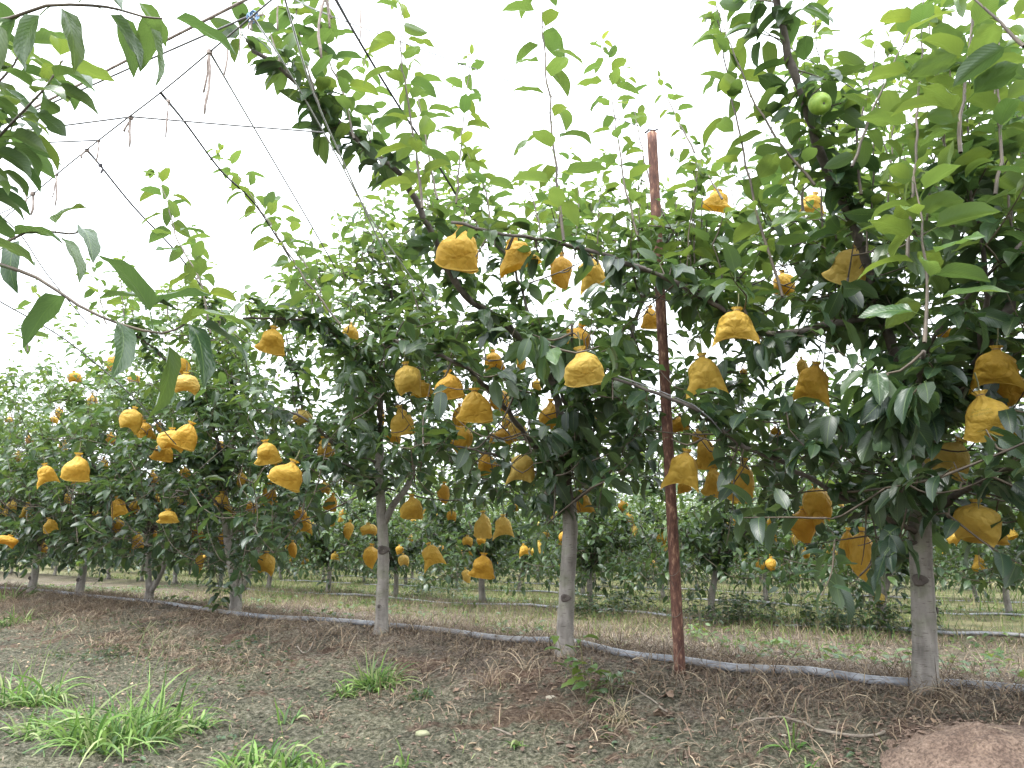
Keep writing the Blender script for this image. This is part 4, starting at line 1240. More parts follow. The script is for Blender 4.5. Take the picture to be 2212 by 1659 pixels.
def place_bag(px, py, w, h, kind, label, group, rot=None, tilt=None, printed=False, Yd=None):
    off_lo, off_hi = -1.45, .6
    Yd = Yd or .165 * FPX / max(w, 20)
    lo = onrow(px, py, off_lo)[1]; hi = onrow(px, py, off_hi)[1]
    Yd = min(max(Yd, lo), hi)
    d = ray(px, py - h * .5); p = at(px, py - h * .5, Yd)
    f = proj(p)[2][0]
    sw = w * f / FPX; sh = h * f / FPX
    me = BAGPR if printed else BAG[kind][int(RNG.integers(3))]
    o = link(bpy.data.objects.new('fruit_bag', me))
    o.location = p
    wid = {'square': 1.02, 'round': .95, 'skirt': 1.25, 'point': .9, 'split': 1.08}[kind]
    o.scale = (1.14 * sw / wid, 1.04 * sw / wid, 1.27 * sh / 1.04)
    rz = rot if rot is not None else RNG.uniform(-.45, .45)
    face = math.atan2(p[0], p[1])
    o.rotation_euler = (RNG.normal(0, .08), tilt if tilt is not None else RNG.normal(0, .14), rz - face)
    tag(o, label, 'fruit bag', group)
    link(bpy.data.objects.new('tie', TIE), o); link(bpy.data.objects.new('stalk', STK), o)
    return o

nb = 0
for phrase, items in CL:
    items = sorted(items, key=lambda a: a[0])
    for i, (x_, y_, w_, h_, kd, tl) in enumerate(items):
        sz = 'large' if w_ >= 60 else ('small' if w_ < 27 else '')
        lab = f'{sz} {LOOK[kd]} yellow bag {phrase}, {ORD[i]}'.strip()
        place_bag(x_, y_, w_, h_, kd, lab, 'yellow fruit bags on the near row', tilt=tl if tl else None); nb += 1
place_bag(2115, 889, 96, 86, 'square', 'large yellow fruit bag with faint green print, right of the thick trunk', 'yellow fruit bags on the near row', rot=.15, tilt=-.12, printed=True)

def small_bag(p, label, group, s=1.0):
    o = link(bpy.data.objects.new('fruit_bag', BAGLO[int(RNG.integers(5))]))
    o.location = p; o.scale = (.155 * s, .145 * s, .165 * s)
    o.rotation_euler = (RNG.normal(0, .1), RNG.normal(0, .15), RNG.uniform(0, 6.28))
    tag(o, label, 'fruit bag', group)

small_bag(at(1893, 1275, 9.0), 'small pointed yellow bag hanging lowest, against the slim trunk behind the thick one', 'yellow fruit bags on the second row')
small_bag(at(1592, 1125, 9.6), 'small yellow bag alone among dark leaves between the post and the thick trunk', 'yellow fruit bags on the second row')
ZONES = [(0, 'left of all the near trunks'), (66, 'between the two leftmost near trunks'), (170, 'between the second and third near trunks'), (318, 'left of the dark forked tree'), (508, 'right of the dark forked tree'), (823, 'right of the slim grey trunk'), (1010, 'just left of the knotted trunk'), (1218, 'between knotted trunk and post'), (1468, 'just right of the post'), (1730, 'just left of the thick trunk'), (1998, 'right of the thick trunk')]
def bags_on(row, per, size_word, group, as_stuff=False, cap=999):
    mbs = MB(); lst = []
    for tp in row_trees[row]:
        for i in range(per):
            th = RNG.random() * 6.28; rr = RNG.uniform(1.05, 1.45)
            p = tp + np.array([rr * math.cos(th), rr * math.sin(th), 0])
            p[2] = gz(tp[0], tp[1]) + RNG.uniform(.5, 1.5) + .12 * rr
            px, py, f = proj(p)
            if not (2 < px[0] < 2210): continue
            if as_stuff:
                V = SB[0] * np.array([.155, .145, .165]); a = RNG.uniform(0, 6.28)
                Rm = np.array([[math.cos(a), -math.sin(a), 0], [math.sin(a), math.cos(a), 0], [0, 0, 1]])
                mbs.add(V @ Rm.T + p, SB[1])
            elif px[0] > 560 or RNG.random() < .5: lst.append((px[0], p))
    lst = [lst[i] for i in RNG.permutation(len(lst))[:cap]]
    lst.sort(key=lambda a: a[0])
    cnt = {}
    for px_, p in lst:
        z = [w for x_, w in ZONES if px_ >= x_][-1]; k_ = cnt.get(z, 0); cnt[z] = k_ + 1
        small_bag(p, f'{size_word} yellow bag, {ROWN[row]} row, {z}, {ordw(k_, "left")}', group)
    if as_stuff: tag(mbs.build('distant_fruit_bags', M['bag']), 'distant yellow fruit bags on the rows far back', 'fruit bags', kind='stuff')
    print('bags row', row, len(lst))
_b = bag_mesh('square', 8, 7, 90); SB = (_b.v[0], _b.q[0])
bags_on(0, 10, 'small', 'yellow fruit bags on the second row', cap=112)
bags_on(1, 6, 'tiny', 'yellow fruit bags on the third row', cap=40)
bags_on(2, 10, '', '', True)
bags_on(3, 8, '', '', True)

# ------------------------------------------------------------------ the unbagged pear on the leader
def pear(px, py, Yd, dia, label):
    p = at(px, py, Yd); mb = MB(); V = []
    n, mrg = 20, 14
    for i in range(mrg + 1):
        a = math.pi * i / mrg
        rr = math.sin(a); zz = -math.cos(a)
        # dimples at the eye (bottom) and the stalk (top)
        dz = .28 * math.exp(-(rr / .28) ** 2)
        zz = zz * (.92) + (dz if zz < 0 else -dz * .7)
        for j in range(n):
            th = j / n * 6.283; w = 1 + .02 * math.sin(2 * th + 1)
            V.append((rr * w * math.cos(th) * .5, rr * w * math.sin(th) * .5, zz * .5))
    q = [(i * n + j, i * n + (j + 1) % n, (i + 1) * n + (j + 1) % n, (i + 1) * n + j) for i in range(mrg) for j in range(n)]
    mb.add(V, q)
    o = mb.build('pear', M['pear']); o.location = p; o.scale = (dia, dia, dia * .96)
    o.rotation_euler = (R(-60), R(-18), 0)
    tag(o, label, 'pear')
    mb = MB(); tube(mb, np.array([[0, 0, -.28], [0, 0, -.36]]), [.07, .045], 8); c = mb.build('calyx', M['limb'], o)
    mb = MB(); tube(mb, np.array([[0, 0, .33], [.05, 0, .6], [.02, .1, .8]]), [.03, .02, .03], 6); c = mb.build('stalk', M['stalk'], o)
pear(1771, 224, 2.85, .094, 'bare pale green pear without a bag beside the dark leader, top right')
pear(1830, 336, 3.05, .06, 'small shaded green pear below the bare pale one')
pear(174, 1216, 9.0, .09, 'small unbagged green pear low over the second trunk from the left')

# ------------------------------------------------------------------ rusty post with binding
pb = on_ground(1469, 1451); pt = at(1408, 288, pb[1] - .05)
root = empty('rusty_post', tuple(pb)); tag(root, 'tall leaning rusty steel post standing between the two pale trunks', 'post')
mb = MB()
pts = [pb + (pt - pb) * k_ / 40 - pb - (np.array([0, 0, .08]) if k_ == 0 else 0) for k_ in range(41)]
tube(mb, np.array(pts), .031, 20, rough=.004)
mb.build('steel_tube', M['rust'], root)
mb = MB(); c = pt - pb
tube(mb, np.array([c + [-.045, 0, .0], c + [-.02, -.01, .018], c + [.02, 0, .02], c + [.04, .01, .035]]), .006, 6)
mb.build('wire_tie', M['darkstring'], root)
mb = MB()
for h0 in (.22, .42):
    th = np.linspace(0, 5 + 3 * RNG.random(), 26)
    fr = (h0 + .02 * th + .04 * np.sin(th * .9))[:, None] / 2.9
    cpt = (pt - pb)[None] * fr
    tube(mb, cpt + np.stack([.037 * np.cos(th), .037 * np.sin(th), .02 * np.sin(1.3 * th)], 1), .0016, 4, c=None)
for i in range(7):
    a = RNG.uniform(0, 6.28); h0 = RNG.uniform(.1, .5)
    st = (pt - pb) * h0 / 2.9 + np.array([.036 * math.cos(a), .036 * math.sin(a), 0])
    tube(mb, smooth_path([st, st + np.array([.07 * math.cos(a), .05 * math.sin(a), .05]), st + np.array([.09 * math.cos(a), .06 * math.sin(a), -.08])], .02), .0018, 4)
mb.build('dry_vine', M['stick'], root)

# ------------------------------------------------------------------ overhead wires
def wire(pts, r, mt, label, sag=0.0, grp='overhead trellis wires'):
    P = smooth_path(pts, .12)
    mb = MB(); tube(mb, P, r * 1.35, 6)
    tag(mb.build('trellis_wire', mt), label, 'wire', grp)
    return P
ZW = 2.35
def oz(px, py, z=ZW): return on_z(px, py, z)
W3 = [oz(-60, 530), oz(70, 420), oz(213, 303), oz(347, 200), oz(453, 112), oz(547, 33), oz(600, -12), oz(680, -80)]
wire(W3, .0025, M['wire'], 'long slanting wire hung with tied string tails, upper left')
wire([oz(-60, 300, 2.5), oz(0, 270, 2.5), oz(157, 190, 2.5), oz(357, 88, 2.5), oz(530, 0, 2.5), oz(600, -35, 2.5)], .0042, M['string'], 'thick twisted grey wire, highest of the slanting wires at upper left')
wire([oz(-60, 297, 2.45), oz(73, 240, 2.45), oz(353, 115, 2.45), oz(540, 34, 2.45)], .0028, M['wire'], 'thin grey wire running just below the thick twisted wire to the blue string')
p1 = oz(283, 252)
wire([oz(-60, 296, 2.36), oz(20, 286, 2.36), oz(247, 257, 2.36), p1], .0026, M['wire'], 'near-level wire coming from the left edge to the central string knot')
wire([p1, at(520, 272, p1[1] + .2), at(700, 286, p1[1] + .35)], .0026, M['wire'], 'near-level wire going right from the central string knot into the leaves')
wire([oz(-60, 314, 2.34), oz(213, 303)], .0024, M['wire'], 'short level wire from the left edge to the knot below the central one')
wire([oz(-40, 478), oz(43, 443)], .0022, M['wire'], 'short lowest wire at the left edge')
wire([oz(347, 200), at(400, 265, 3.6), at(480, 372, 4.2), at(550, 440, 4.6), at(640, 580, 5.2)], .0042, M['darkstring'], 'black wire slanting down right from the middle of the string-hung wire')
wire([oz(453, 112), at(547, 273, 3.7), at(670, 483, 4.5), at(725, 580, 4.9)], .0034, M['wire'], 'grey wire slanting down right from the double string tails')
wire([oz(187, 323), at(217, 358, 4.3), at(290, 448, 4.9), at(383, 547, 5.6), at(450, 640, 6.0)], .0045, M['darkstring'], 'black wire slanting down right from the lower left knot')
wire([oz(547, 38), at(617, 143, 3.1), at(717, 317, 3.5), at(800, 470, 3.9), at(925, 650, 4.4)], .0032, M['wire_pale'], 'bright pale wire slanting down from the blue string through the leaves')
wire([oz(610, -20), at(673, 190, 3.0), at(727, 317, 3.3), at(800, 480, 3.8), at(860, 610, 4.2)], .0030, M['wire_pale'], 'bright pale wire just right of the one from the blue string')
wire([oz(715, -20), at(777, 90, 3.0), at(860, 227, 3.4), at(950, 363, 3.8), at(985, 420, 4.0)], .0045, M['darkstring'], 'dark thick wire slanting down right near the top centre')
W12 = [oz(600, -20, 2.5), at(737, 43, 3.4), at(1147, 192, 4.1), pt + np.array([0, 0, .02])]
wire(W12, .0022, M['wire'], 'thin wire running down to the top of the rusty post')
wire([pt + np.array([0, 0, .02]), at(1480, 325, pt[1] + .2), at(1600, 385, pt[1] + .7)], .0022, M['wire'], 'thin wire leaving the rusty post top towards the right')
wire([at(1640, 60, 3.0), at(1850, 196, 3.4), at(1935, 246, 3.6), at(2060, 330, 3.9)], .0022, M['wire'], 'thin wire crossing behind the bare pear at upper right')
wire([at(-20, 455, 3.6), at(40, 500, 3.9), at(100, 590, 4.3), at(190, 700, 4.8)], .0026, M['wire'], 'thin wire slanting down right under the left edge leaves')
wire([at(-20, 640, 3.4), at(150, 740, 4.0), at(290, 860, 4.6), at(380, 960, 5.2)], .0026, M['wire'], 'low wire slanting through the leaves at the left edge')
wire([at(1335, 812, 3.1), at(1500, 876, 3.15), at(1560, 935, 3.2)], .0020, M['wire'], 'pale wire tied along the low sloping bough right of the post')

def tail(px, py, px2, py2, label, w=6, two=None, z=ZW, mt=None, fork=None):
    a = oz(px, py, z); e = at(px2, py2, a[1]); 
    mid_ = (a + e) * .5 + np.array([RNG.normal(0, .006), 0, 0])
    mb = MB(); f = proj(a)[2][0]; r = w * .5 * f / FPX
    P = smooth_path([a, mid_, e], .03, .0015); n = len(P)
    tube(mb, P, np.interp(np.linspace(0, 1, n), [0, .08, .2, .8, 1], [r * .7, r * .9, r * .7, r * .95, r * .6]), 6, rough=.12)
    if two:
        for e2 in two:
            P = smooth_path([a, at((px + e2[0]) / 2 + 1, (py + e2[1]) / 2, a[1] + .01), at(*e2, a[1] + .01)], .03, .0015)
            tube(mb, P, r * .7, 6, rough=.12)
    # knot: lumpy ball of wrapped turns
    V0 = []
    for k_ in range(3):
        th = np.linspace(0, 6.283, 10)
        tube(mb, a + np.stack([r * 1.3 * np.cos(th), r * 1.2 * np.sin(th), (k_ - 1) * r * .9 + .3 * r * np.sin(th)], 1), r * .6, 5, cap=False)
    tag(mb.build('string_tail', mt or M['string']), label, 'string', 'string tails tied on the trellis wires')
tail(487, 84, 483, 166, 'single kinked string tail left of the blue string', 5)
tail(519, 58, 518, 122, 'short string tail nearest left of the blue string', 4)
tail(453, 112, 442, 246, 'longest string tails, a double one on the slanting wire', 7, [(440, 200)])
tail(364, 218, 358, 296, 'single string tail below the black wire knot', 5, z=2.25)
tail(283, 254, 280, 317, 'bunched string tails with a folded scrap at the central knot', 6, [(267, 284), (277, 286)])
tail(213, 304, 207, 350, 'short single string tail left of the bunched tails', 4)
tail(188, 325, 176, 342, 'stub of string at the knot of the lower black wire', 5)
tail(217, 357, 217, 374, 'dark stub of string on the lower black wire', 5, z=2.2, mt=M['darkstring'])
tail(123, 377, 119, 445, 'pair of thin string tails in clear sky at the left', 4, [(113, 427)])
tail(53, 412, 52, 452, 'left one of two neighbouring tails above the left edge leaves', 5)
tail(71, 418, 67, 464, 'right one of two neighbouring tails above the left edge leaves', 6)
tail(603, -10, 600, 66, 'thin string tail dangling from the top edge right of the blue string', 4, z=2.4)
tail(703, -10, 694, 125, 'long string tails bunched at the top edge', 7, [(712, 60), (717, 40)], z=2.4)
tail(781, -15, 778, 88, 'thin string tail dangling alone near the top centre', 4, z=2.4)
# blue string knot
a = oz(549, 36, 2.42); mb = MB(); f = proj(a)[2][0] / FPX
for k_ in range(5):
    th = np.linspace(0, 6.283, 14); rr = RNG.uniform(8, 14) * f; c_ = RNG.normal(0, 3 * f, 3)
    tube(mb, a + c_ + np.stack([rr * .7 * np.cos(th), rr * .5 * np.sin(th + k_), rr * np.sin(th)], 1), 1.7 * f, 5, cap=False)
tag(mb.build('string_knot', M['blue']), 'blue plastic string knotted round the crossing wires, upper left of centre', 'string')
mb = MB()
for e in ((536, 62), (544, 66), (570, 30)):
    tube(mb, smooth_path([a, at((549 + e[0]) / 2 - 4, (40 + e[1]) / 2, a[1]), at(*e, a[1])], .02), [2.2 * f] * len(smooth_path([a, at((549 + e[0]) / 2 - 4, (40 + e[1]) / 2, a[1]), at(*e, a[1])], .02)), 5)
mb.build('loose_end', M['string'], bpy.data.objects['string_knot'])
bpy.data.objects['loose_end'].matrix_parent_inverse = Matrix()

# ------------------------------------------------------------------ pipes
def pipe(pxs, r, label, zoff=.0):
    P = []
    for (x_, y_) in pxs:
        p = on_ground(x_, y_); P.append(p)
    P = smooth_path(P, .12)
    P[:, 2] = ground_z(P[:, 0], P[:, 1]) + r * .75 + zoff
    # stiff: average the height along the pipe
    z = P[:, 2].copy()
    ker = np.ones(51) / 51; z2 = np.convolve(np.pad(z, 25, mode='edge'), ker, 'valid'); P[:, 2] = np.maximum(z2 + r * .5, z - r * .9)
    mb = MB(); tube(mb, P, r, 12)
    tag(mb.build('irrigation_pipe', M['pipe']), label, 'pipe', 'irrigation pipes along the rows')
pipe([(2330, 1508), (2212, 1498), (2100, 1493), (1998, 1484), (1880, 1474), (1750, 1462), (1600, 1447), (1480, 1432), (1350, 1416), (1230, 1400), (1100, 1388), (960, 1372), (820, 1356), (700, 1348), (560, 1337), (420, 1319), (340, 1306), (200, 1293), (100, 1282), (0, 1274), (-80, 1268)], .0215, 'thick grey pipe lying along the foot of the near row of trunks')
def row_pipe(u, s0, s1, label, r=.02):
    P = []
    for s_ in np.arange(s0, s1, .5):
        p = NRM * (D1 + u + .06 * math.sin(s_ * 1.1)) + DIRR * s_
        P.append(p)
    P = smooth_path(P, .25); P[:, 2] = ground_z(P[:, 0], P[:, 1]) + r * .3 + .02 * np.sin(P[:, 0] * 1.7)
    mb = MB(); tube(mb, P, r, 8)
    tag(mb.build('irrigation_pipe', M['pipe']), label, 'pipe', 'irrigation pipes along the rows')
row_pipe(5.15, -6, 18, 'grey pipe along the second row, behind the thick right trunk', .020)
row_pipe(10.5, -12, 24, 'thin pale pipe along the third row back', .018)
row_pipe(15.9, -16, 30, 'farthest pale pipe, along the fourth row back', .018)

# ------------------------------------------------------------------ ground cover
def scatter(n, slo, shi, ulo, uhi):
    s_ = RNG.uniform(slo, shi, n); u = RNG.uniform(ulo, uhi, n)
    P = (D1 + u)[:, None] * NRM + s_[:, None] * DIRR
    px, py, f = proj(P)
    ok = (f > .8) & (px > -120) & (px < 2330)
    P = P[ok]; P[:, 2] = ground_z(P[:, 0], P[:, 1])
    return P
def rdirs(n, elo, ehi):
    az = RNG.uniform(0, 6.283, n); el = RNG.uniform(elo, ehi, n)
    return np.stack([np.cos(az) * np.cos(el), np.sin(az) * np.cos(el), np.sin(el)], 1)
def cols(n, lst):
    A = np.array(lst)[RNG.integers(len(lst), size=n)] * RNG.uniform(.7, 1.25, (n, 1))
    return np.concatenate([A, np.ones((n, 1))], 1)
DRY = [(.24, .175, .115), (.16, .11, .078), (.34, .27, .185), (.085, .06, .045), (.20, .15, .105)]
GRN = [(.14, .25, .05), (.08, .17, .035), (.20, .31, .08), (.26, .31, .13), (.06, .13, .03)]
YEL = [(.21, .23, .07), (.26, .22, .11), (.15, .24, .045), (.12, .21, .035), (.30, .26, .14)]
DGR = [(.06, .11, .025), (.09, .15, .03), (.05, .08, .02), (.12, .12, .05)]

mb = MB()
def strands(n, slo, shi, ulo, uhi, L, Wd, el, dr, pal, seg=5, clump=0):
    P = scatter(n, slo, shi, ulo, uhi)
    if clump:
        keep = fbm(P[:, 0] * clump, P[:, 1] * clump, 61, 2) > RNG.uniform(-.25, .12, len(P)); P = P[keep]
    k_ = len(P)
    P = P + np.array([0, 0, .004])
    ribbons(mb, P, rdirs(k_, *el), RNG.uniform(*L, k_), RNG.uniform(*Wd, k_), RNG.uniform(*dr, k_), seg, cols(k_, pal))
strands(46000, -3.5, 14, -1.25, .6, (.05, .24), (.0028, .0055), (.1, 1.2), (.8, 3.2), DRY, 5, 1.4)
strands(20000, -3.5, 16, -.6, .45, (.06, .28), (.003, .006), (.15, 1.2), (.8, 3.4), DRY, 5, 2.2)
strands(24000, -3.5, 16, .5, 5.4, (.04, .17), (.004, .008), (.3, 1.4), (.3, 2.5), DRY, 3, 1.0)
strands(9000, -3.5, 12, -3.6, -.9, (.02, .11), (.0025, .005), (0, .7), (.3, 2.0), DRY, 3, 1.0)
Pd = np.vstack([scatter(2600, -3, 10, -2.6, .5), scatter(2400, -3, 14, .5, 5.2)])
kd = len(Pd)
ribbons(mb, Pd + [0, 0, .006], rdirs(kd, -.1, .5), RNG.uniform(.015, .045, kd), RNG.uniform(.010, .022, kd), RNG.uniform(-.5, 1.5, kd), 2, cols(kd, [(.15, .10, .07), (.22, .15, .10), (.09, .06, .045), (.30, .22, .14)]))
tag(mb.build('dry_grass', M['dry']), 'matted dead stems and dry straw on the soil ridges', 'dry grass', kind='stuff')
mb = MB()
strands(7000, 2.5, 16, .7, 5.0, (.05, .17), (.004, .007), (.7, 1.5), (.2, 1.3), YEL, 3, .9)
strands(26000, -10, 30, 5.6, 12, (.06, .24), (.006, .012), (.6, 1.5), (.2, 1.3), YEL + DGR, 2, .8)
strands(26000, -20, 40, 11, 24, (.10, .28), (.012, .02), (.6, 1.5), (.2, 1.3), YEL + DGR, 2, .6)
strands(14000, -30, 60, 24, 50, (.12, .35), (.03, .05), (.6, 1.5), (.2, 1.3), YEL + DGR, 2, .5)
strands(16000, -3.5, 16, 3.9, 6.6, (.05, .2), (.004, .008), (.5, 1.5), (.2, 1.3), YEL + DGR + DRY, 3, .8)
strands(2500, -3, 12, -3.6, -.4, (.02, .07), (.002, .004), (.4, 1.4), (.2, 1.3), GRN, 3, 1.2)
tag(mb.build('grass', M['blade']), 'yellow green grass between the rows of trees', 'grass', kind='stuff')
# low creeping weeds and leaf litter
L_ = Leaves()
Pw = scatter(2600, -3, 13, -3.8, -.5)
keep = fbm(Pw[:, 0] * 1.1, Pw[:, 1] * 1.1, 71, 2) > .04; Pw = Pw[keep]
for p in Pw:
    for i in range(3): L_.add(p + RNG.normal(0, .012, 3) * [1, 1, .2] + [0, 0, .006], jdir(RNG.uniform(0, 6.28), RNG.uniform(0, .7)), RNG.uniform(.014, .035), .35, .3)
Pw = scatter(5000, -4, 20, .4, 14)
keep = fbm(Pw[:, 0] * .9, Pw[:, 1] * .9, 75, 2) > .05; Pw = Pw[keep]
for p in Pw:
    for i in range(3): L_.add(p + RNG.normal(0, .03, 3) * [1, 1, .3] + [0, 0, .02], jdir(RNG.uniform(0, 6.28), RNG.uniform(0, 1.0)), RNG.uniform(.03, .07), .5, .3)
mb = MB(); leaves_to_mb(mb, L_.arr(), T_LO)
tag(mb.build('creeping_weeds', M['leaf']), 'small creeping weeds on the mossy soil', 'weeds', kind='stuff')
mb = MB()
Pc = np.vstack([scatter(1600, -3, 3, -.9, -.1), scatter(5200, -3, 10, -3.6, .6), scatter(2500, -3, 12, .6, 5)])
nC = len(Pc)
ico = np.array([(0, 0, 1), (.9, 0, .3), (.28, .85, .3), (-.72, .53, .3), (-.72, -.53, .3), (.28, -.85, .3), (0, 0, -.6)], float)
tri = [(0, 1, 2), (0, 2, 3), (0, 3, 4), (0, 4, 5), (0, 5, 1), (6, 2, 1), (6, 3, 2), (6, 4, 3), (6, 5, 4), (6, 1, 5)]
for i in range(nC):
    a = RNG.random() * 6.28; s = RNG.uniform(.003, .014) * (1.0 if RNG.random() < .96 else 1.8)
    v = ico * (1 + RNG.normal(0, .22, ico.shape)) * np.array([1.3, 1.0, .7]) * s
    c_, s__ = math.cos(a), math.sin(a)
    v = v @ np.array([[c_, s__, 0], [-s__, c_, 0], [0, 0, 1]])
    mb.add(v + Pc[i] + [0, 0, .001], None, tri)
tag(mb.build('soil_crumbs', M['crumb'], smooth=False), 'crumbs and small clods of earth', 'soil crumbs', kind='stuff')
mb = MB(); L_ = Leaves()

# grass tufts
def tuft(px, py, n, L, spread, label, pal=GRN, w=(.007, .017), seedhead=False):
    c = on_ground(px, py); mb = MB()
    th = RNG.uniform(0, 6.28, n); rr = np.sqrt(RNG.random(n)) * spread
    P = np.stack([rr * np.cos(th), rr * np.sin(th), np.zeros(n)], 1)
    P[:, 2] = ground_z(P[:, 0] + c[0], P[:, 1] + c[1]) - c[2]
    d = rdirs(n, .5, 1.45); d[:, :2] += P[:, :2] / (spread + .01) * .5
    ribbons(mb, P, d, RNG.uniform(L * .35, L, n), RNG.uniform(*w, n), RNG.uniform(.7, 3.0, n), 7, cols(n, pal))
    o = mb.build('grass_tuft', M['blade']); o.location = c
    tag(o, label, 'grass tuft', 'grass tufts in the foreground')
    if seedhead:
        mb = MB()
        for i in range(3):
            b0 = np.array([.02 * i, 0, 0]); t0 = np.array([.05 + .05 * i, .02, L * 1.25 - .04 * i])
            tube(mb, smooth_path([b0, (b0 + t0) * .5 + np.array([-.02, 0, 0]), t0], .04), .0016, 4, c=(.2, .26, .1))
            for j in range(4):
                a = RNG.uniform(0, 6.28)
                tube(mb, np.array([t0, t0 + np.array([math.cos(a) * .06, math.sin(a) * .06, .05])]), .0013, 3, c=(.26, .27, .14))
        mb.build('seed_stalk', M['blade'], o)
tuft(262, 1600, 300, .40, .24, 'largest bright green grass tuft, bottom left', seedhead=True)
tuft(60, 1520, 150, .36, .16, 'tall grass tuft at the left edge behind the largest one', seedhead=True)
tuft(110, 1580, 120, .17, .16, 'low grass between the two left tufts')
tuft(395, 1575, 90, .18, .14, 'thin grass just right of the largest tuft')
tuft(815, 1492, 170, .26, .11, 'bright green grass tuft on the slope below the slim grey trunk')
tuft(745, 1500, 50, .14, .07, 'small blades just left of the slope tuft')
tuft(560, 1662, 150, .17, .16, 'grass tuft cut by the bottom edge, right of the largest one')
tuft(660, 1672, 70, .14, .11, 'short grass blades at the bottom edge left of centre')
tuft(1715, 1650, 16, .22, .03, 'lone tall grass blades beside the mound of fine soil')
tuft(1760, 1662, 14, .10, .04, 'few short blades next to the lone tall ones')
tuft(870, 1665, 12, .16, .03, 'few thin blades standing at the bottom edge left of centre')
tuft(620, 1560, 16, .16, .05, 'thin sprawling grass sprout in the left middle foreground')
tuft(1118, 1618, 14, .10, .03, 'tiny grass sprout on bare moss at bottom centre')
tuft(690, 1560, 50, .11, .07, 'withered yellow tuft left of the slope tuft', pal=DRY, w=(.003, .006))
tuft(20, 1350, 110, .20, .22, 'pale weeds at the left edge below the pipe')
tuft(30, 1290, 60, .35, .2, 'tall pale weed at the left edge by the pipe')
tuft(2010, 1500, 60, .24, .1, 'dry arching stems in front of the thick right trunk', pal=DRY, w=(.003, .005))
tuft(1345, 1560, 30, .30, .05, 'long straw stems leaning below the pipe in the centre', pal=[(.34, .28, .18)], w=(.004, .006))
tuft(1060, 1500, 60, .26, .10, 'tangle of bare brown stems left of the knotted trunk', pal=DRY, w=(.003, .005))

def weed(px, py, n, h, size, spread, label, tone=.45, dark=False):
    c = on_ground(px, py); L2 = Leaves(); mb = MB()
    for i in range(n):
        a = RNG.uniform(0, 6.28); r0 = math.sqrt(RNG.random()) * spread
        b0 = np.array([r0 * math.cos(a), r0 * math.sin(a), 0]); hh = h * RNG.uniform(.5, 1.1)
        b0[2] = gz(b0[0] + c[0], b0[1] + c[1]) - c[2]
        t0 = b0 + np.array([RNG.normal(0, .2) * hh, RNG.normal(0, .2) * hh, hh])
        P = smooth_path([b0, (b0 + t0) * .5 + RNG.normal(0, .01, 3), t0], .04)
        tube(mb, P, .002, 4, cap=False)
        m_ = max(3, int(hh / .03))
        for k_ in range(m_):
            f = (k_ + .8) / m_; p = P[min(int(f * (len(P) - 1)), len(P) - 1)]
            L2.add(p, jdir(k_ * 2.4 + a, RNG.uniform(-.1, .7)), size * RNG.uniform(.6, 1.1), tone, .3)
    root = empty('weed_plant', tuple(c)); tag(root, label, 'weed', 'weeds in the orchard')
    tag(mb.build('stems', M['stalk'] if not dark else M['stick'], root), kind='stuff')
    mb = MB(); leaves_to_mb(mb, L2.arr(), T_MID if size > .035 else T_LO)
    tag(mb.build('foliage', M['leaf'], root), kind='stuff')
weed(1262, 1475, 4, .30, .07, .06, 'bright green weed seedling at the foot of the knotted trunk', .75)
weed(1330, 1465, 6, .15, .055, .08, 'pale creeping weed over the pipe, right of the knotted trunk', .55)
weed(1502, 1385, 7, .24, .05, .12, 'fresh green weed just right of the rusty post', .8)
weed(462, 1325, 5, .26, .06, .1, 'yellow green weed sprig left of the dark forked tree', .85)
weed(1200, 1395, 2, .2, .03, .03, 'thin weed sprig left of the knotted trunk', .6)
for (x_, y_, n_, l_) in [(905, 1290, 26, 'bushy dark weed between the slim and the knotted trunk, left half'), (970, 1285, 22, 'bushy dark weed between the slim and the knotted trunk, right half'),
                         (1295, 1335, 30, 'bushy dark weed right of the knotted trunk'), (1360, 1320, 26, 'bushy dark weed left of the rusty post'),
                         (1560, 1345, 34, 'withered brown weed right of the rusty post'), (1630, 1345, 34, 'withered brown weed in the middle between post and thick trunk'),
                         (1800, 1362, 26, 'dark weed left of the slim trunk behind the thick one'), (1850, 1368, 28, 'dark weed at the foot of the slim trunk behind the thick one'),
                         (1955, 1370, 26, 'dark weed squeezed between the slim trunk and the thick one'), (1690, 1362, 12, 'sparse green weed near the second pipe')]:
    weed(x_, y_, n_, .34, .06, .38, l_, .12 if 'brown' in l_ or 'dark' in l_ else .45, 'brown' in l_)
weed(330, 1560, 8, .07, .035, .16, 'low broad-leaved weeds among the foreground grass', .4)
weed(910, 1510, 12, .05, .035, .07, 'small dark rosette weed right of the slope tuft', .25)
weed(210, 1420, 30, .05, .035, .35, 'patch of dark low weeds on the slope at the left', .2)
weed(500, 1420, 12, .05, .035, .3, 'thin patch of low weeds on the slope below the forked tree', .25)

# soil mound with a crack, bottom right
c = on_ground(2150, 1672); mb = MB()
nr, na = 34, 72; V = []
for i in range(nr + 1):
    r0 = i / nr * .36
    for j in range(na):
        a = j / na * 6.283
        x_, y_ = r0 * math.cos(a) * 1.08, r0 * math.sin(a) * .95
        wob = 1 + .12 * math.sin(2 * a + 1) + .07 * math.sin(5 * a)
        hgt = .085 * max(0, math.cos(min(r0 / (.36 * wob), 1) * 1.5708)) ** 1.3
        gh = gz(c[0] + x_, c[1] + y_) - c[2]
        nz = .034 * float(fbm(np.array([x_ * 17 + .7]), np.array([y_ * 17]), 91, 5, .68)[0])
        ck = abs((y_ + .12) - .10 * math.sin(x_ * 14) * .25 - x_ * -.35) ; crack = -.016 * math.exp(-(ck / .006) ** 2) if -.10 < x_ < .16 else 0
        V.append((x_, y_, gh * (1 - .5 * hgt / .085) + hgt + nz + crack - (.03 if i == nr else 0)))
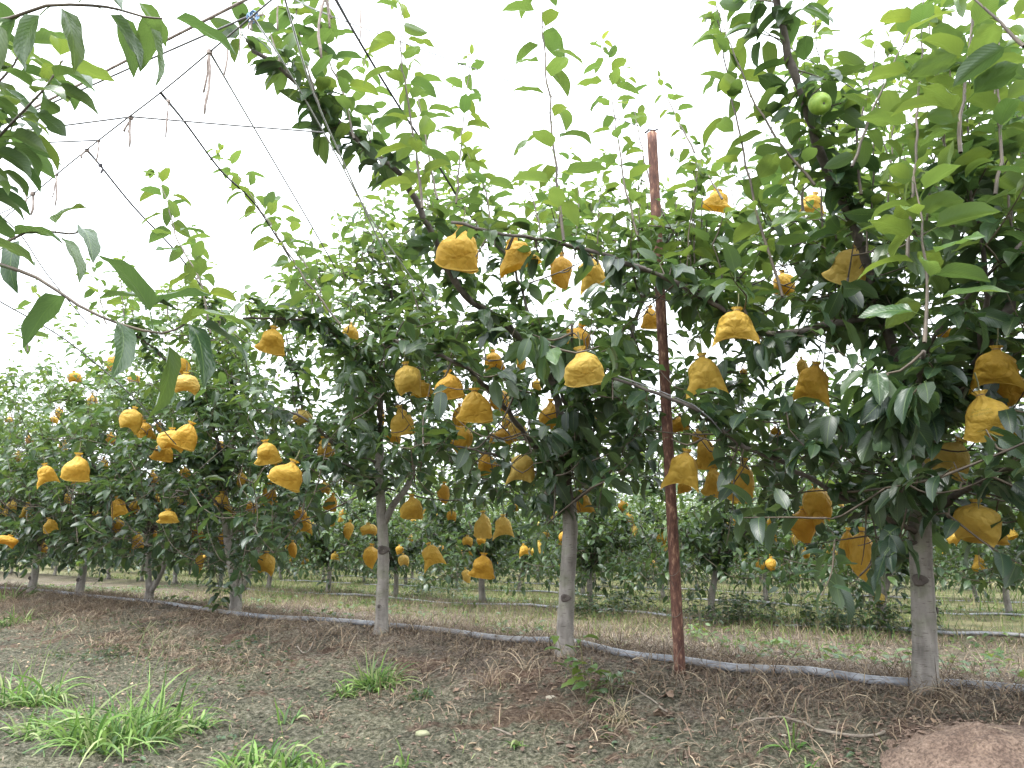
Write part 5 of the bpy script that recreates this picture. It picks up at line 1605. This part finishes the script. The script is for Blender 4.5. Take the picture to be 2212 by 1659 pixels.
q = [(i * na + j, i * na + (j + 1) % na, (i + 1) * na + (j + 1) % na, (i + 1) * na + j) for i in range(nr) for j in range(na)]
mb.add(V, q); o = mb.build('soil_mound', M['crumb']); o.location = c
tag(o, 'smooth mound of fine reddish soil with a crack, bottom right corner', 'soil mound')

# crumbs fallen round the mound
mb = MB()
for i in range(420):
    a = RNG.uniform(0, 6.28); r0 = .38 * RNG.uniform(.55, 1.35); x_, y_ = c[0] + r0 * math.cos(a) * 1.08, c[1] + r0 * math.sin(a) * .95
    sz_ = RNG.uniform(.004, .013); rel = min(r0 / .36, 1)
    v = ico * (1 + RNG.normal(0, .22, ico.shape)) * np.array([1.2, 1, .75]) * sz_
    mb.add(v + [x_, y_, gz(x_, y_) + .085 * max(0, math.cos(rel * 1.5708)) ** 1.3 + .004], None, tri)
tag(mb.build('soil_crumbs', M['crumb'], smooth=False), 'loose crumbs fallen round the soil mound', 'soil crumbs', kind='stuff')

def rock(px, py, s, label, mt, squash=(1.3, .9, .6), name='stone'):
    c = on_ground(px, py); mb = MB(); V = []; n = 10
    for i in range(7):
        a = math.pi * i / 6
        for j in range(n):
            th = j / n * 6.283; w = 1 + (.22 * math.sin(3 * th + i) + RNG.normal(0, .07)) * math.sin(a)
            V.append((math.sin(a) * math.cos(th) * w * squash[0] * s, math.sin(a) * math.sin(th) * w * squash[1] * s, -math.cos(a) * squash[2] * s))
    q = [(i * n + j, i * n + (j + 1) % n, (i + 1) * n + (j + 1) % n, (i + 1) * n + j) for i in range(6) for j in range(n)]
    mb.add(V, q); o = mb.build(name, mt); o.location = c + np.array([0, 0, s * .3]); tag(o, label, 'stone', 'stones lying in the orchard')
rock(913, 1594, .028, 'rounded pale green stone on the moss, bottom centre left', M['greenstone'])
rock(1190, 1466, .022, 'angular cream stone just below the knotted trunk', M['stone'])
rock(1258, 1330, .05, 'white stone on the bank behind the knotted trunk', M['stone'])
rock(1695, 1605, .009, 'tiny white pebble near the stick, bottom right', M['stone'])
rock(1270, 1487, .008, 'tiny pale pebble on the slope right of the cream stone', M['stone'])
rock(480, 1403, .012, 'small grey white pebble on the slope at left', M['stone'])

# dead stick lying on the soil
P = smooth_path([on_ground(1585, 1552) + [0, 0, .012], on_ground(1680, 1560) + [0, 0, .015], on_ground(1780, 1572) + [0, 0, .012], on_ground(1860, 1582) + [0, 0, .01], on_ground(1912, 1582) + [0, 0, .012]], .04, .002)
mb = MB(); tube(mb, P, np.linspace(.004, .007, len(P)), 7, rough=.1)
o = mb.build('fallen_stick', M['stick']); tag(o, 'long bleached stick lying left of the soil mound', 'stick')
for (a_, b_, l_) in [((1065, 1585), (1105, 1600), 'short pale forked stick at bottom centre'), ((900, 1425), (985, 1405), 'bleached stick lying on the ridge left of the knotted trunk'), ((690, 1365), (640, 1400), 'thin dry stick on the slope left of the slim trunk'),
                     ((1440, 1490), (1300, 1455), 'long dry cane lying along the pipe left of the post')]:
    P = smooth_path([on_ground(*a_) + [0, 0, .01], on_ground((a_[0] + b_[0]) / 2, (a_[1] + b_[1]) / 2 - 3) + [0, 0, .02], on_ground(*b_) + [0, 0, .012]], .03, .002)
    mb = MB(); tube(mb, P, .0045, 6, rough=.1); tag(mb.build('fallen_stick', M['stick']), l_, 'stick', 'dead sticks on the ground')

# crumpled dead leaf at the foot of the post
def dead_leaf(px, py, s, label):
    c = on_ground(px, py); mb = MB(); n = 14
    xs = np.linspace(-1, 1, n); Xg, Yg = np.meshgrid(xs, xs)
    rr = np.sqrt(Xg ** 2 + Yg ** 2); lim = .8 + .2 * np.cos(3 * np.arctan2(Yg, Xg) + px)
    sc = np.minimum(1, lim / np.maximum(rr, .01)); Xg2, Yg2 = Xg * sc, Yg * sc
    Zg = .5 * fbm(Xg2 * 1.8 + px, Yg2 * 1.8 + py, 13, 3) * 2 + .25
    V = np.stack([Xg2.ravel() * s, Yg2.ravel() * s * .8, np.maximum(Zg.ravel(), -.05) * s], 1)
    q = [(i * n + j, i * n + j + 1, (i + 1) * n + j + 1, (i + 1) * n + j) for i in range(n - 1) for j in range(n - 1)]
    mb.add(V, q); o = mb.build('dead_leaf', M['deadleaf']); o.location = c; o.rotation_euler = (RNG.normal(0, .3), RNG.normal(0, .3), RNG.uniform(0, 6))
    tag(o, label, 'dead leaf', 'dead brown leaves on the ground')
dead_leaf(1440, 1478, .055, 'large crumpled brown dead leaf at the foot of the rusty post')
dead_leaf(1425, 1500, .06, 'hanging crumpled brown leaf below the one at the post')
dead_leaf(1478, 1462, .04, 'brown leaf scrap just right of the post foot')
dead_leaf(985, 1500, .035, 'pale brown dead leaf right of the slope tuft')
dead_leaf(560, 1385, .04, 'curled brown dead leaf on the slope below the forked tree')
dead_leaf(1730, 1488, .025, 'small dead leaf beside the pipe left of the thick trunk')
print('objects', len(bpy.data.objects))
